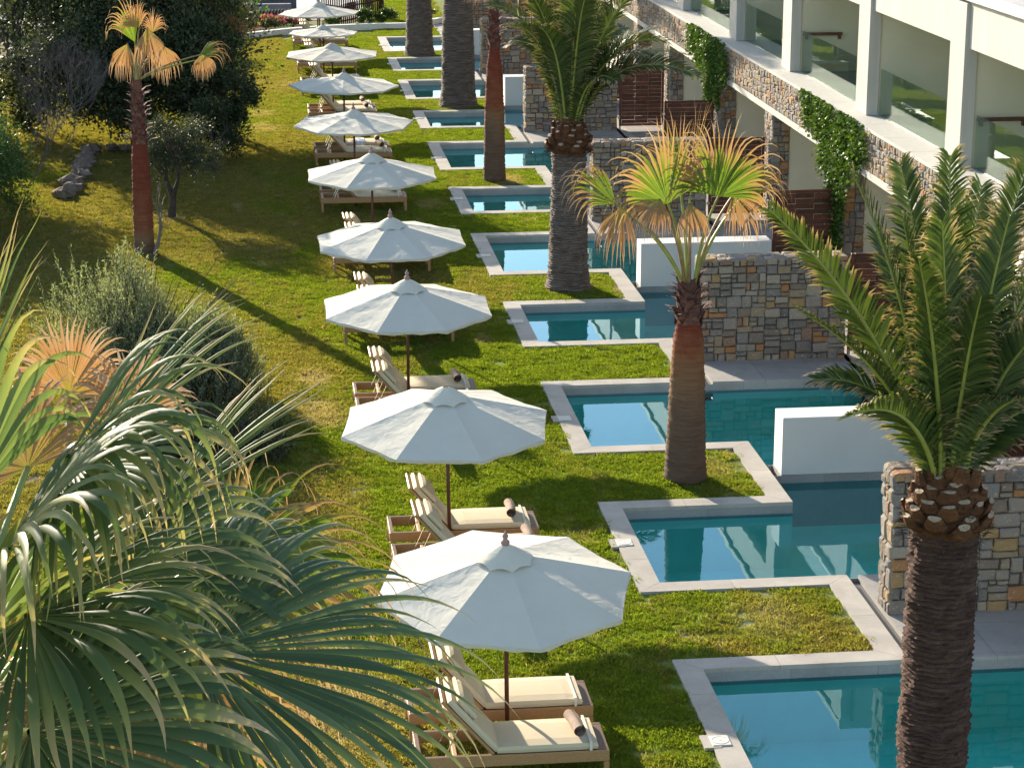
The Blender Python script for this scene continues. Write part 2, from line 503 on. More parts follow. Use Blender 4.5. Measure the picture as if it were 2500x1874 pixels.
M['boots'] = mat_simple('palm_boots', (.19, .095, .075), .85, .5, 14, bump=.8, bscale=60, island=.5, dist=.01)
M['fan_bark'] = mat_bark('fan_palm_bark', [(.2, (.30, .24, .2)), (.5, (.62, .56, .5)), (.8, (.9, .88, .85))], 45, .9,
    attr=[(0, (.22, .165, .135)), (.36, (.27, .19, .14)), (.50, (.38, .24, .15)), (.64, (.42, .22, .12)), (.70, (.40, .15, .085)), (.80, (.30, .085, .055)), (.93, (.25, .07, .055)), (1, (.28, .15, .12))])
M['phoenix_leaf'] = mat_leaf('date_palm_leaf', [(0, (.030, .055, .014)), (.5, (.055, .092, .020)), (1, (.095, .13, .032))], .27,
    [(0, (.08, .13, .02), 0.0), (.78, (.10, .12, .03), 0.0), (.90, (.30, .22, .11), .7), (1, (.40, .30, .18), .95)], .45, .4)
M['rachis'] = mat_simple('palm_rachis', (.26, .29, .06), .45, .15, 5)
M['fan_leaf'] = mat_leaf('fan_palm_leaf', [(0, (.085, .15, .022)), (.5, (.12, .20, .03)), (1, (.17, .25, .045))], .45,
    [(0, (.3, .3, .05), 0.0), (.36, (.3, .28, .05), 0.0), (.56, (.33, .22, .10), .8), (.68, (.32, .20, .11), 1.0), (1, (.40, .30, .22), 1.0)], .6, .15, (1.2, 1.12, .65))
M['fan_leaf_dead'] = mat_leaf('dead_fan_leaf', [(0, (.26, .165, .09)), (.5, (.33, .215, .12)), (1, (.40, .29, .19))], .33,
    [(0, (.30, .33, .04), .75), (.2, (.40, .28, .1), .5), (.5, (.42, .24, .11), .6), (1, (.46, .37, .29), .8)], .7, .1, (1.15, 1.0, .7))
M['fan_leaf_big'] = mat_leaf('big_fan_leaf', [(0, (.075, .125, .05)), (.5, (.125, .18, .07)), (1, (.20, .255, .11))], .40,
    [(0, (.2, .25, .04), 0.0), (.62, (.2, .24, .04), 0.0), (.80, (.34, .33, .12), .7), (1, (.48, .36, .2), 1.0)], .52, .22, (1.15, 1.15, .6))
M['fan_leaf_deep'] = mat_leaf('deep_green_fan_leaf', [(0, (.055, .095, .04)), (.5, (.085, .135, .055)), (1, (.13, .18, .08))], .2,
    [(0, (.2, .25, .04), 0.0), (.66, (.2, .24, .04), 0.0), (.84, (.34, .33, .12), .6), (1, (.48, .36, .2), 1.0)], .5, .25, (1.15, 1.15, .6))
M['petiole'] = mat_simple('fan_petiole', (.24, .30, .07), .4, .2, 5)
M['petiole_brown'] = mat_simple('fan_petiole_brown', (.26, .19, .09), .5, .3, 5)
M['tree_leaf'] = mat_leaf('dark_tree_leaf', [(0, (.035, .048, .026)), (.6, (.062, .082, .04)), (1, (.12, .145, .07))], .28, rough=.55, spec=.2)
M['tree_leaf2'] = mat_leaf('bright_tree_leaf', [(0, (.05, .12, .015)), (.6, (.10, .2, .025)), (1, (.16, .28, .04))], .35)
M['olive_leaf'] = mat_leaf('olive_shrub_leaf', [(0, (.14, .18, .10)), (.5, (.235, .28, .17)), (1, (.35, .39, .26))], .4, rough=.6, spec=.2)
M['olive_tree_leaf'] = mat_leaf('olive_tree_leaf', [(0, (.045, .06, .032)), (.6, (.075, .095, .05)), (1, (.12, .14, .08))], .2, rough=.55, spec=.25)
M['ivy_leaf'] = mat_leaf('ivy_leaf', [(0, (.035, .08, .012)), (.6, (.07, .14, .025)), (1, (.13, .21, .04))], .22, rough=.55, spec=.25)
M['hedge_leaf'] = mat_leaf('hedge_leaf', [(0, (.035, .075, .018)), (1, (.10, .17, .035))], .3)
M['pink'] = mat_leaf('pink_petal', [(0, (.45, .08, .12)), (1, (.65, .22, .28))], .3)
M['twig'] = mat_simple('grey_twig', (.17, .145, .14), .9, .25, 8)
M['twig_dark'] = mat_simple('dark_branch', (.07, .055, .048), .9, .3, 8)

# ---------------------------------------------------------------- layout numbers (metres)
X0, CW = 4.92, .33            # outer edge and width of the coping on the lawn side
XN0, XN1 = 7.53, 7.86         # coping beside each grass bay
XS = 8.02                     # left end of decks and divider walls
XR = 10.80                    # pool side of the terraces
WL = -.17                     # water level
# boundaries between the units: type, back edge of the nearer pool, front edge of the farther pool
BND = [('W', 18.4, 20.86), ('S', 25.22, 27.56), ('W', 31.35, 33.81), ('S', 38.13, 40.61), ('W', 44.30, 46.76), ('S', 51.20, 53.54),
       ('W', 57.15, 59.69), ('S', 64.37, 66.85), ('W', 70.39, 72.91), ('S', 77.56, 79.86), ('W', 83.63, 85.44), ('S', 90.20, 92.6)]
WALLY = {0: 19.40, 2: 32.45, 4: 45.48, 6: 58.42, 8: 71.40, 10: 84.40}     # front faces of the white walls
STONEY = {1: 26.39, 3: 39.18, 5: 52.30, 7: 65.85, 9: 78.90, 11: 91.60}    # front faces of the stone walls

# ---------------------------------------------------------------- ground
def rects(name, rs, z, mat, **k):
    m = MB()
    for (a, b, c, d) in rs:
        m.add([(a, c, z), (b, c, z), (b, d, z), (a, d, z)], [(0, 1, 2, 3)])
    return m.build(name, mat, **k)
lawn_rects = [(-400, X0, -300, 900)]
for (ty, b, f) in BND[1:-1]:
    lawn_rects.append((X0, XN0, b, f))
lawn_rects += [(X0, XN0, -300, 20.86), (X0, XN0, 90.2, 900), (XN0, 400, 95.0, 900), (XN0, XR, -300, 18.0)]
rects('ground', lawn_rects, -.03, M['soil'], kind='structure')
rects('terrace_floor', [(XR + .12, 17, 18.0, 95.0), (XR, 400, -300, 18.0), (17, 400, 18.0, 95.0), (XN1, XR, 92.95, 95.0), (XN0, XN1, 91.3, 95)], -.005, M['deck'], kind='structure')

# grass tufts, scattered over the part of the lawn that can be seen
def grass_patch(k):
    n = 150
    c = rng.uniform(-.13, .13, (n, 2)); h = rng.uniform(.018, .048, n); a = rng.uniform(0, 2 * math.pi, n)
    w = rng.uniform(.002, .004, n); l = rng.normal(0, .5, (n, 2)) * h[:, None]
    dx, dy = np.cos(a) * w, np.sin(a) * w
    V = np.zeros((n, 4, 3))
    V[:, 0] = np.c_[c[:, 0] - dx, c[:, 1] - dy, np.full(n, -.01)]
    V[:, 1] = np.c_[c[:, 0] + dx, c[:, 1] + dy, np.full(n, -.01)]
    V[:, 2] = np.c_[c[:, 0] + dx * .8 + l[:, 0] * .4, c[:, 1] + dy * .8 + l[:, 1] * .4, h * .6]
    V[:, 3] = np.c_[c[:, 0] + l[:, 0], c[:, 1] + l[:, 1], h]
    Fc = np.arange(n * 4).reshape(n, 4)
    return np_mesh('grass_tuft', V.reshape(-1, 3), Fc, M['blades'])
gp = [bpy.data.objects.new('grass_tuft', grass_patch(k)) for k in range(3)]
vis = [(-9, 1.0, 45, 93), (-7.5, 1.0, 30, 45), (-5.5, 1.0, 18.5, 30), (1.0, X0 - .07, 18.5, 89.5), (-1.0, X0 - .07, 89.5, 90.0), (X0, 8.2, 94.6, 110)]
for (ty, b, f) in BND[1:-1]: vis.append((X0 - .15, XN0 - .07, b + .07, f - .07))
vis += [(X0 - .02, XN0 - .03, 90.25, 93.0), (1.5, X0 - .02, 90.0, 91.6)]
gm = MB()
for (a, b, c, d) in vis: gm.add([(a, c, -.025), (b, c, -.025), (b, d, -.025), (a, d, -.025)], [(0, 1, 2, 3)])
grass = gm.build('grass', M['blades'], kind='stuff')
ng = bpy.data.node_groups.new('grass_scatter', 'GeometryNodeTree')
ng.interface.new_socket('Geometry', in_out='INPUT', socket_type='NodeSocketGeometry')
ng.interface.new_socket('Geometry', in_out='OUTPUT', socket_type='NodeSocketGeometry')
gi = ng.nodes.new('NodeGroupInput'); go = ng.nodes.new('NodeGroupOutput')
dp = ng.nodes.new('GeometryNodeDistributePointsOnFaces'); dp.inputs['Density'].default_value = 85.0
gj = ng.nodes.new('GeometryNodeJoinGeometry')
ng.links.new(gi.outputs[0], dp.inputs['Mesh'])
pts_src = dp.outputs['Points']
iop = ng.nodes.new('GeometryNodeInstanceOnPoints')
gtoi = ng.nodes.new('GeometryNodeGeometryToInstance')
for g_ in gp:
    oi = ng.nodes.new('GeometryNodeObjectInfo'); oi.inputs['Object'].default_value = g_
    oi.inputs['As Instance'].default_value = True
    ng.links.new(oi.outputs['Geometry'], gtoi.inputs[0])
ng.links.new(pts_src, iop.inputs['Points'])
ng.links.new(gtoi.outputs[0], iop.inputs['Instance'])
iop.inputs['Pick Instance'].default_value = False
oi = ng.nodes.new('GeometryNodeObjectInfo'); oi.inputs['Object'].default_value = gp[0]; oi.inputs['As Instance'].default_value = True
ng.links.new(oi.outputs['Geometry'], iop.inputs['Instance'])
rv = ng.nodes.new('FunctionNodeRandomValue'); rv.data_type = 'FLOAT_VECTOR'
rv.inputs[0].default_value = (-.12, -.12, 0); rv.inputs[1].default_value = (.12, .12, 6.28)
ng.links.new(rv.outputs[0], iop.inputs['Rotation'])
rs = ng.nodes.new('FunctionNodeRandomValue'); rs.data_type = 'FLOAT'
rs.inputs[2].default_value = .6; rs.inputs[3].default_value = 1.15; rs.inputs['Seed'].default_value = 5
nt_ = ng.nodes.new('ShaderNodeTexNoise'); nt_.inputs['Scale'].default_value = 4.5; nt_.inputs['Detail'].default_value = 3
mr = ng.nodes.new('ShaderNodeMapRange'); mr.inputs[1].default_value = .38; mr.inputs[2].default_value = .62; mr.inputs[3].default_value = .7; mr.inputs[4].default_value = 1.25
mm_ = ng.nodes.new('ShaderNodeMath'); mm_.operation = 'MULTIPLY'
ng.links.new(nt_.outputs[0], mr.inputs[0]); ng.links.new(mr.outputs[0], mm_.inputs[0]); ng.links.new(rs.outputs[1], mm_.inputs[1])
ng.links.new(mm_.outputs[0], iop.inputs['Scale'])
ng.links.new(iop.outputs[0], go.inputs[0])
md = grass.modifiers.new('scatter', 'NODES'); md.node_group = ng

# ---------------------------------------------------------------- stones
def stone_variant(k):
    r = np.random.default_rng(100 + k)
    # front-facing rounded block: 4x4 grid front, skirt to the back; unit size 1x1 in XZ, front at y=-0.5..0
    g = [-.5, -.36, .36, .5]
    vs = []; fs = []
    for j, z in enumerate(g):
        for i, x in enumerate(g):
            edge = (i in (0, 3)) + (j in (0, 3))
            y = -1.0 + (.0 if edge == 0 else .45 if edge == 1 else .75) + r.uniform(-.22, .22) * (edge == 0)
            vs.append((x + r.uniform(-.05, .05), y, z + r.uniform(-.05, .05)))
    for j in range(3):
        for i in range(3):
            a = j * 4 + i; fs.append((a, a + 1, a + 5, a + 4))
    ring = [0, 1, 2, 3, 7, 11, 15, 14, 13, 12, 8, 4]
    o = len(vs)
    for q in ring: vs.append((vs[q][0], .3, vs[q][2]))
    n = len(ring)
    for q in range(n): fs.append((ring[(q + 1) % n], ring[q], o + q, o + (q + 1) % n))
    return vs, fs
SV = [stone_variant(k) for k in range(8)]
SM = []
for vs, fs in SV:
    m = MB(); m.add(vs, fs); SM.append(m.mesh('stone', M['stone'], smooth=False))

def layout(u0, u1, v0, v1, h=(.10, .25), w=(.13, .36), seed=0, joint=.014):
    """irregular rubble: the face is split again and again at uneven places until every piece is stone sized"""
    r = random.Random(seed); out = []
    def split(a, b, c, d):
        ww, hh = b - a, d - c
        big = max(ww / w[1], hh / h[1])
        if big <= 1.0 and (big < .62 or r.random() < .62):
            out.append((a, b, c, d)); return
        if ww / w[1] * r.uniform(.75, 1.3) > hh / h[1] and ww > .2:
            f = r.uniform(.32, .68) if ww < .9 else r.uniform(.2, .8)
            m_ = a + ww * f; split(a, m_, c, d); split(m_, b, c, d)
        elif hh > .17:
            f = r.uniform(.34, .66) if hh < .9 else r.uniform(.25, .75)
            m_ = c + hh * f; split(a, b, c, m_); split(a, b, m_, d)
        else: out.append((a, b, c, d))
    n = max(1, round((u1 - u0) / 1.3))
    ed = [u0 + (u1 - u0) * (k + (r.uniform(-.2, .2) if 0 < k < n else 0)) / n for k in range(n + 1)]
    for k in range(n): split(ed[k], ed[k + 1], v0, v1)
    jl = []
    for (a, b, c, d) in out:
        g = lambda: r.uniform(.3, 1.1) * joint / 2
        jl.append((a + g(), b - g(), c + g(), d - g()))
    return jl

def stone_matrix(face, pos, rect, depth, r):
    """face: 'Y' faces -Y at y=pos, u=x v=z; 'X' faces -X at x=pos, u=-y, v=z; 'Z' faces up at z=pos, u=x, v=y"""
    a, b, c, d = rect
    w, h = b - a, d - c; cu, cv = (a + b) / 2, (c + d) / 2
    S_ = Matrix.Diagonal((w, depth * r.uniform(.75, 1.3), h, 1))
    if face == 'Y': Mx = Matrix.Translation((cu, pos, cv))
    elif face == 'X': Mx = Matrix.Translation((pos, cu, cv)) @ Matrix.Rotation(-math.pi / 2, 4, 'Z')
    else: Mx = Matrix.Translation((cu, cv, pos)) @ Matrix.Rotation(-math.pi / 2, 4, 'X')
    return Mx @ Matrix.Rotation(r.uniform(-.03, .03), 4, 'Y') @ S_

def stones_as_parts(parent, items, depth, seed):
    r = random.Random(seed)
    for (face, pos, rect) in items:
        o = link('stone', SM[r.randrange(8)], parent)
        o.matrix_local = stone_matrix(face, pos, rect, depth, r)
def stones_joined(parent, items, depth, seed, name='stonework'):
    r = random.Random(seed); m = MB()
    for (face, pos, rect) in items:
        vs, fs = SV[r.randrange(8)]; mt = stone_matrix(face, pos, rect, depth, r)
        m.add([mt @ Vector(v) for v in vs], fs)
    o = m.build(name, M['stone'], parent); o['kind'] = 'stuff'
    return o

STONE_LABELS = {
 1: 'nearest rough stone divider wall, half hidden by the shaggy date palm trunk at the right',
 3: 'rough stone divider wall with ochre stones standing behind the brown and red fan palm trunk',
 5: 'stone divider wall seen behind the yellow-tipped fan palm crown',
 7: 'stone divider wall behind the bulbous crown base of the tall date palm',
 9: 'far stone divider wall between the red fan palm trunk and the date palm fronds',
 11: 'farthest stone divider wall at the top, between two thick palm trunks'}
def stone_wall(i, y, depth_y=.52):
    t = thing('stone_wall', STONE_LABELS[i], 'stone wall', (0, 0, 0), group='stone divider walls between the terraces')
    m = MB(); m.box(XS + .03, 10.80, y + .03, y + depth_y, -.3, 1.90); m.build('wall_core', M['mortar'], t)
    items = [('Y', y + .03, q) for q in layout(XS, 10.82, -.02, 1.93, seed=i, joint=.022)]
    items += [('X', XS + .03, q) for q in layout(y, y + depth_y, -.02, 1.93, h=(.14, .34), w=(.10, .30), seed=i + 50)]
    items += [('Z', 1.90, q) for q in layout(XS, 10.82, y, y + depth_y, h=(.14, .28), w=(.18, .45), seed=i + 90)]
    stones_as_parts(t, items, .045, i)
for i, y in STONEY.items(): stone_wall(i, y)

# ---------------------------------------------------------------- white divider walls
WHITE_LABELS = {
 0: 'white rendered divider wall just outside the lower right corner',
 2: 'nearest low white divider wall standing in the turquoise water, right of the centre',
 4: 'low white divider wall in the water left of the red trunked fan palm crown, behind the ochre stone wall',
 6: 'low white divider wall behind the tall date palm trunk',
 8: 'small white divider wall in front of the stone wall, right of the red fan palm trunk',
 10: 'farthest white divider wall beside the second date palm trunk'}
for i, y in WALLY.items():
    t = thing('white_wall', WHITE_LABELS[i], 'wall', group='white divider walls between the pools')
    m = MB(); m.bbox(XS, 10.85, y, y + .55, -.04, .90, .006); m.build('wall', M['white_plain'], t)
    n = 4
    for k in range(n):
        m = MB(); a = XS - .015 + k * (10.86 - XS) / n
        m.box(a + .002, a + (10.86 - XS) / n - .002, y - .012, y + .3, -.9, -.042); m.build('skirting_tile', M['tile_grey'], t)
    m = MB(); m.box(XS - .015, XS + .3, y + .304, y + .565, -.9, -.042); m.build('skirting_tile', M['tile_grey'], t)

# ---------------------------------------------------------------- pools
POOL_LABELS = ['nearest plunge pool, at the lower right, with a round skimmer lid on its coping',
 'second nearest plunge pool, reflecting white walls and a palm trunk beside the second umbrella',
 'third plunge pool, running past the banded fan palm trunk under the ochre stone wall',
 'fourth plunge pool, left of the red part of the fan palm trunk',
 'fifth plunge pool, passing behind the thick date palm trunk',
 'sixth plunge pool, beside the seventh umbrella from the back',
 'seventh plunge pool, passing behind the red trunk of the slim palm',
 'eighth plunge pool, narrow, just in front of the wide based grey palm trunk',
 'ninth plunge pool, passing behind the wide based grey palm trunk',
 'tenth plunge pool, second from the far end of the row',
 'farthest plunge pool, behind the thick grey palm trunk at the top']
def strip(parent, A0, A1, B0, B1, n, z0=-.045, z1=.012, gap=.003):
    A0, A1, B0, B1 = map(Vector, (A0, A1, B0, B1))
    for k in range(n):
        f0, f1 = k / n, (k + 1) / n
        m = MB()
        p = [A0.lerp(A1, f0), A0.lerp(A1, f1), B0.lerp(B1, f1), B0.lerp(B1, f0)]
        if k > 0:   # square cuts inside the run
            d = (A1 - A0).normalized(); p[3] = p[0] + (p[3] - p[0]) - d * ((p[3] - p[0]).dot(d))
        if k < n - 1:
            d = (A1 - A0).normalized(); p[2] = p[1] + (p[2] - p[1]) - d * ((p[2] - p[1]).dot(d))
        c = (p[0] + p[1] + p[2] + p[3]) / 4
        q = [v + (c - v).normalized() * gap for v in p]
        area = sum(q[i].x * q[(i + 1) % 4].y - q[(i + 1) % 4].x * q[i].y for i in range(4))
        if area < 0: q = q[::-1]
        m.prism([(v.x, v.y) for v in q], z0, z1)
        m.build('coping_slab', M['coping'], parent)
for i in range(len(BND) - 1):
    tn, _, yf = BND[i]; tf, yb, ynext = BND[i + 1]
    t = thing('plunge_pool', POOL_LABELS[i], 'swimming pool', group='plunge pools along the rooms')
    C2 = CW
    fi, bi = yf + C2, yb - C2
    # perimeter of the water
    per = [(X0 + C2, fi), (XN1, fi)]
    if tn == 'W':
        w = WALLY[i] + .55; per += [(XN1, w + .0), (XR, w + .0)]
    else: per += [(XR, fi)]
    if tf == 'W':
        w = WALLY[i + 1]; per += [(XR, w), (XN1, w), (XN1, bi)]
    else: per += [(XR, bi)]
    per += [(X0 + C2, bi)]
    clean = [per[0]]
    for q in per[1:]:
        if abs(q[0] - clean[-1][0]) + abs(q[1] - clean[-1][1]) > 1e-4: clean.append(q)
    n = len(clean)
    m = MB(); m.add([(x, y, WL) for x, y in clean], [tuple(range(n))]); m.build('water', M['water'], t)
    m = MB()
    m.add([(x, y, -1.05) for x, y in clean], [tuple(range(n))])
    for k in range(n):
        a, b = clean[k], clean[(k + 1) % n]
        m.add([(*a, -1.06), (*b, -1.06), (*b, WL - .05), (*a, WL - .05)], [(0, 1, 2, 3)])
    m.build('basin', M['tile_teal'], t)
    # edge tiles above and just below the water line
    for k in range(n):
        a, b = Vector((*clean[k], 0)), Vector((*clean[(k + 1) % n], 0))
        L = (b - a).length
        if L < .3: continue
        nt = max(1, round(L / 1.1)); d = (b - a).normalized(); nrm = Vector((-d.y, d.x, 0))
        for j in range(nt):
            p, q = a + d * (L * j / nt + .002), a + d * (L * (j + 1) / nt - .002)
            mm = MB(); pts = [p - nrm * .012, q - nrm * .012, q + nrm * .001, p + nrm * .001]
            mm.prism([(v.x, v.y) for v in pts], WL - .05, -.046); mm.build('edge_tile', M['tile_grey'], t)
    # a step bench on the right side of each basin and the floor drain
    m = MB(); m.box(XR - .45, XR - .01, fi + .3, bi - .3, -1.04, -.62); m.build('bench', M['tile_teal'], t)
    m = MB(); m.lathe((X0 + 1.9, (fi + bi) / 2 - .5, -1.045), [(.10, 0), (.10, .012), (.05, .02)], 16); m.build('drain', M['dark'], t)
    # coping
    strip(t, (X0, yf), (X0, yb), (X0 + C2, fi), (X0 + C2, bi), max(3, round((yb - yf) / 1.1)))
    strip(t, (X0, yf), (XN0, yf), (X0 + C2, fi), (XN1, fi), 2)
    strip(t, (X0, yb), (XN0, yb), (X0 + C2, bi), (XN1, bi), 2)
    if i < len(BND) - 2:
        strip(t, (XN0, yb), (XN0, ynext), (XN1, bi), (XN1, ynext + C2), 2)
    else:
        strip(t, (XN0, yb), (XN0, yb + 1.3), (XN1, bi), (XN1, yb + 1.3), 1)
    # skimmer lid on the lawn side
    ys = yf + 1.95
    s = link('skimmer', None, t)
    m = MB(); m.box(X0 - .10, X0 + .10, ys - .17, ys + .17, -.02, .018); m.build('surround', M['coping'], s)
    m = MB(); m.bbox(X0 + .0, X0 + .22, ys - .13, ys + .13, .013, .026, .004)
    m.build('lid', M['skimmer'], s)
    m = MB(); m.lathe((X0 + .11, ys, .026), [(.10, 0), (.10, .004), (.09, .004), (.09, .001), (.02, .001), (.018, .004), (.0, .004)], 20); m.build('lid_ring', M['strap'], s)

# coping in front of the nearest unit's bay
t0 = thing('coping_run', 'pale coping run beside the nearest pool, bottom right', 'coping')
strip(t0, (XN0, 18.4), (XN0, 20.86), (XN1, 18.4), (XN1, 20.86 + CW), 2)

# ---------------------------------------------------------------- decks under the stone walls with drain slots
DECK_LABELS = {1: 'nearest stone paved deck, bottom right, under the nearest stone wall', 3: 'stone paved deck with a lit triangle under the ochre stone wall',
 5: 'stone paved deck under the stone wall behind the fan palm crown', 7: 'stone paved deck under the stone wall beside the bulbous palm crown base',
 9: 'far stone paved deck under the second farthest stone wall', 11: 'farthest stone paved deck beside the top stone wall'}
for i in (1, 3, 5, 7, 9, 11):
    ty, b, f = BND[i]
    ya, yb = b - CW, f + CW
    t = thing('deck', DECK_LABELS[i], 'deck', group='paved decks between the pools')
    nx, ny = 3, 3
    for a in range(nx):
        for c in range(ny):
            m = MB(); xa = XS + (XR + .1 - XS) * a / nx; xb = XS + (XR + .1 - XS) * (a + 1) / nx
            y0 = ya + (yb - ya) * c / ny; y1 = ya + (yb - ya) * (c + 1) / ny
            m.box(xa + (.0015 if a else 0), xb - .0015, y0 + (.0015 if c else 0), y1 - .0015, -.05, .0); m.build('paving_slab', M['deck'], t)
    m = MB(); m.box(XS + .01, XR + .1, ya + .012, yb - .012, -1.1, -.052); m.build('deck_base', M['tile_grey'], t)
    m = MB(); m.box(XN1 + .002, XS + .008, ya, yb, -.35, -.09); m.build('drain_slot', M['slot'], t)
# pool side kerb of the terraces
t = thing('terrace_edge', 'long pale stone edge where the terraces meet the pool row', 'kerb')
y = 18.0
while y < 95:
    m = MB(); m.box(XR, XR + .34, y + .002, y + 1.298, -.95, .0); m.build('edge_stone', M['coping'], t); y += 1.3

# ---------------------------------------------------------------- wooden screens
FENCE_LABELS = {2: 'dark wooden screen panel at the right edge behind the big date palm fronds', 3: 'wooden screen panel to the right of the ochre stone wall, partly behind palm fronds',
 4: 'reddish wooden screen panel behind the nearest vine covered pier, above the white wall', 5: 'wooden screen panel behind the right fan leaf of the yellow-tipped palm',
 6: 'wooden screen panel just behind the top of the yellow-tipped fan palm', 7: 'tall wooden screen panel to the right of the long arching date palm frond',
 8: 'wooden screen panel mostly hidden behind date palm fronds', 9: 'far wooden screen panel near the top behind the date palm', 1: 'wooden screen panel beside the nearest stone wall, at the right edge',
 10: 'second farthest wooden screen panel', 11: 'farthest wooden screen panel'}
def screen(i, y):
    t = thing('wooden_screen', FENCE_LABELS[i], 'fence panel', (10.88, y, 0), group='wooden screens between the terraces')
    W, H, Z = 1.36, 1.98, .12
    for (a, b, c, d) in ((0, .07, Z, H), (W - .07, W, Z, H), (.072, W - .072, H - .07, H), (.072, W - .072, Z, Z + .07)):
        m = MB(); m.bbox(a, b, -.03, .03, c, d, .004); m.build('frame', M['wood'], t)
    n = 15; hh = (H - Z - .15) / n
    for r_ in range(n):
        for c in range(3):
            xa = .075 + (W - .15) * c / 3; xb = .075 + (W - .15) * (c + 1) / 3
            tw = (.010 if (r_ + c) % 2 else -.010)
            m = MB(); m.box(xa + .003, xb - .003, -.012 + tw, .012 + tw, Z + .075 + r_ * hh + .004, Z + .075 + (r_ + 1) * hh - .004)
            m.build('slat', M['wood'], t)
    for z in (.35, 1.6):
        m = MB(); m.box(-.05, .02, -.035, -.031, z, z + .06); m.build('bracket', M['steel'], t)
    m = MB(); m.box(.0, .05, -.02, .02, -.005, Z); m.box(W - .05, W, -.02, .02, -.005, Z); m.build('foot', M['steel'], t)
for i in range(1, 12):
    y = (WALLY.get(i) or STONEY.get(i)) + .06
    screen(i, y)

# ---------------------------------------------------------------- hotel building
B = thing('hotel_building', 'white two storey hotel wing with rubble stone band, balconies and glass railings', 'building')
XF = 12.32
def part(name, mat, parent=None, b=0, **k):
    def f(*a):
        m = MB(); (m.bbox(*a, b) if b else m.box(*a)); return m.build(name, mat, parent or B, **k)
    return f
yb_list = [19.4 + .05] + [ (WALLY.get(i) or STONEY.get(i)) + .0 for i in range(1, 12)] + [104.8, 111.3]
PY = [(y - .35, y + .50) for y in yb_list]        # pier extents
Y_A, Y_B = 18.0, 112.0
part('stone_band_core', M['mortar_pale'])(XF + .03, XF + .45, Y_A, Y_B, 2.735, 3.545)
part('lintel', M['white'], b=.006)(XF - .004, XF + .50, Y_A, Y_B, 2.58, 2.73)
# ledge slabs with joints
y = Y_A
while y < Y_B:
    y2 = min(y + 1.62, Y_B)
    part('ledge_slab', M['white'], b=.006)(XF - .03, 12.98, y + .002, y2 - .002, 3.548, 3.61); y = y2
part('balcony_floor', M['deck'])(12.985, 16.0, Y_A, Y_B, 3.40, 3.60)
part('soffit', M['white'])(XF + .46, 17.0, Y_A, Y_B, 2.78, 3.39)
part('back_wall', M['beige'])(15.9, 16.2, Y_A, Y_B, 0, 2.77)
part('upper_back_wall', M['beige'])(14.9, 15.1, Y_A, Y_B, 3.605, 6.2)
for (a, b) in PY:
    part('pier_core', M['mortar'])(XF + .035, 12.76, a + .035, b - .03, 0, 2.575)
    part('divider_wall', M['beige'])(12.765, 15.9, a + .04, b - .3, 0, 2.775)
    # upper column and divider
    part('column', M['white'], b=.008)(12.70, 12.95, b - .87, b, 3.612, 6.60)
    part('upper_divider_wall', M['beige'])(12.955, 14.9, b - .80, b - .5, 3.605, 6.2)
for k in range(len(PY) - 1):
    y0, y1 = PY[k][1], PY[k + 1][1] - .87
    part('spandrel', M['white'], b=.006)(12.77, 12.94, y0 + .002, y1 - .002, 5.80, 6.66)
    part('balcony_ceiling', M['white'])(12.945, 14.895, y0 - .4, y1 + .3, 6.21, 6.4)
    n = 4
    L = (y1 - y0)
    for j in range(n):   # glass panes run from column to column
        a, c = y0 - .55 + (L + .5) * j / n, y0 - .55 + (L + .5) * (j + 1) / n
        part('glass_pane', M['glass'])(12.965, 12.977, a + .006, c - .006, 3.612, 4.60)
    part('glass_channel', M['steel'])(12.955, 12.987, y0 - .55, y1 - .05, 3.612, 3.63)
    # balcony door frame and handrail on every second divider
    part('door_glass', M['glass'])(14.86, 14.88, y0 + .5, y1 - .5, 3.65, 5.9)
    part('door_frame', M['wood_pole'])(14.84, 14.895, y1 - .55, y1 - .47, 3.62, 6.0)
    if k % 2 == 0:
        h = link('handrail', None, B); 
        yy = PY[k + 1][1] - .80
        m = MB(); m.bbox(13.0, 13.95, yy - .10, yy - .04, 4.47, 4.54, .006); m.build('rail', M['wood_pole'], h)
        m = MB(); m.box(13.86, 13.92, yy - .098, yy - .001, 4.38, 4.468); m.box(13.05, 13.11, yy - .098, yy - .001, 4.38, 4.468); m.build('bracket', M['wood_pole'], h)
part('parapet_coping', M['kerb'], b=.01)(12.64, 13.05, Y_A, Y_B, 6.665, 6.74)
part('roof', M['pave_pale'])(12.945, 20.0, Y_A, Y_B, 6.42, 6.55)
part('end_wall', M['white'])(15.105, 20.0, Y_A, Y_A + .3, 0, 6.4)
# further storey beyond the roof terrace
for k in range(4, len(PY) - 1):
    y0, y1 = PY[k][1], PY[k + 1][1] - .87
    part('column', M['white'], b=.008)(12.72, 12.97, y0 - .868, y0, 6.745, 9.9)
    part('spandrel', M['white'], b=.006)(12.79, 12.96, y0 + .002, y1 - .002, 9.0, 9.85)
    part('upper_divider_wall', M['beige'])(12.975, 14.9, y0 - .80, y0 - .5, 6.745, 9.3)
    part('glass_pane', M['glass'])(12.985, 12.997, y0 + .006, y1 - .006, 6.76, 7.7)
part('upper_back_wall', M['beige'])(14.905, 15.1, PY[4][0], Y_B, 6.56, 9.8)
part('end_wall', M['white'])(12.975, 20.0, PY[4][0] - .3, PY[4][0] - .001, 6.56, 9.8)
part('roof', M['pave_pale'])(12.70, 20.0, PY[4][0], Y_B, 9.905, 10.05)
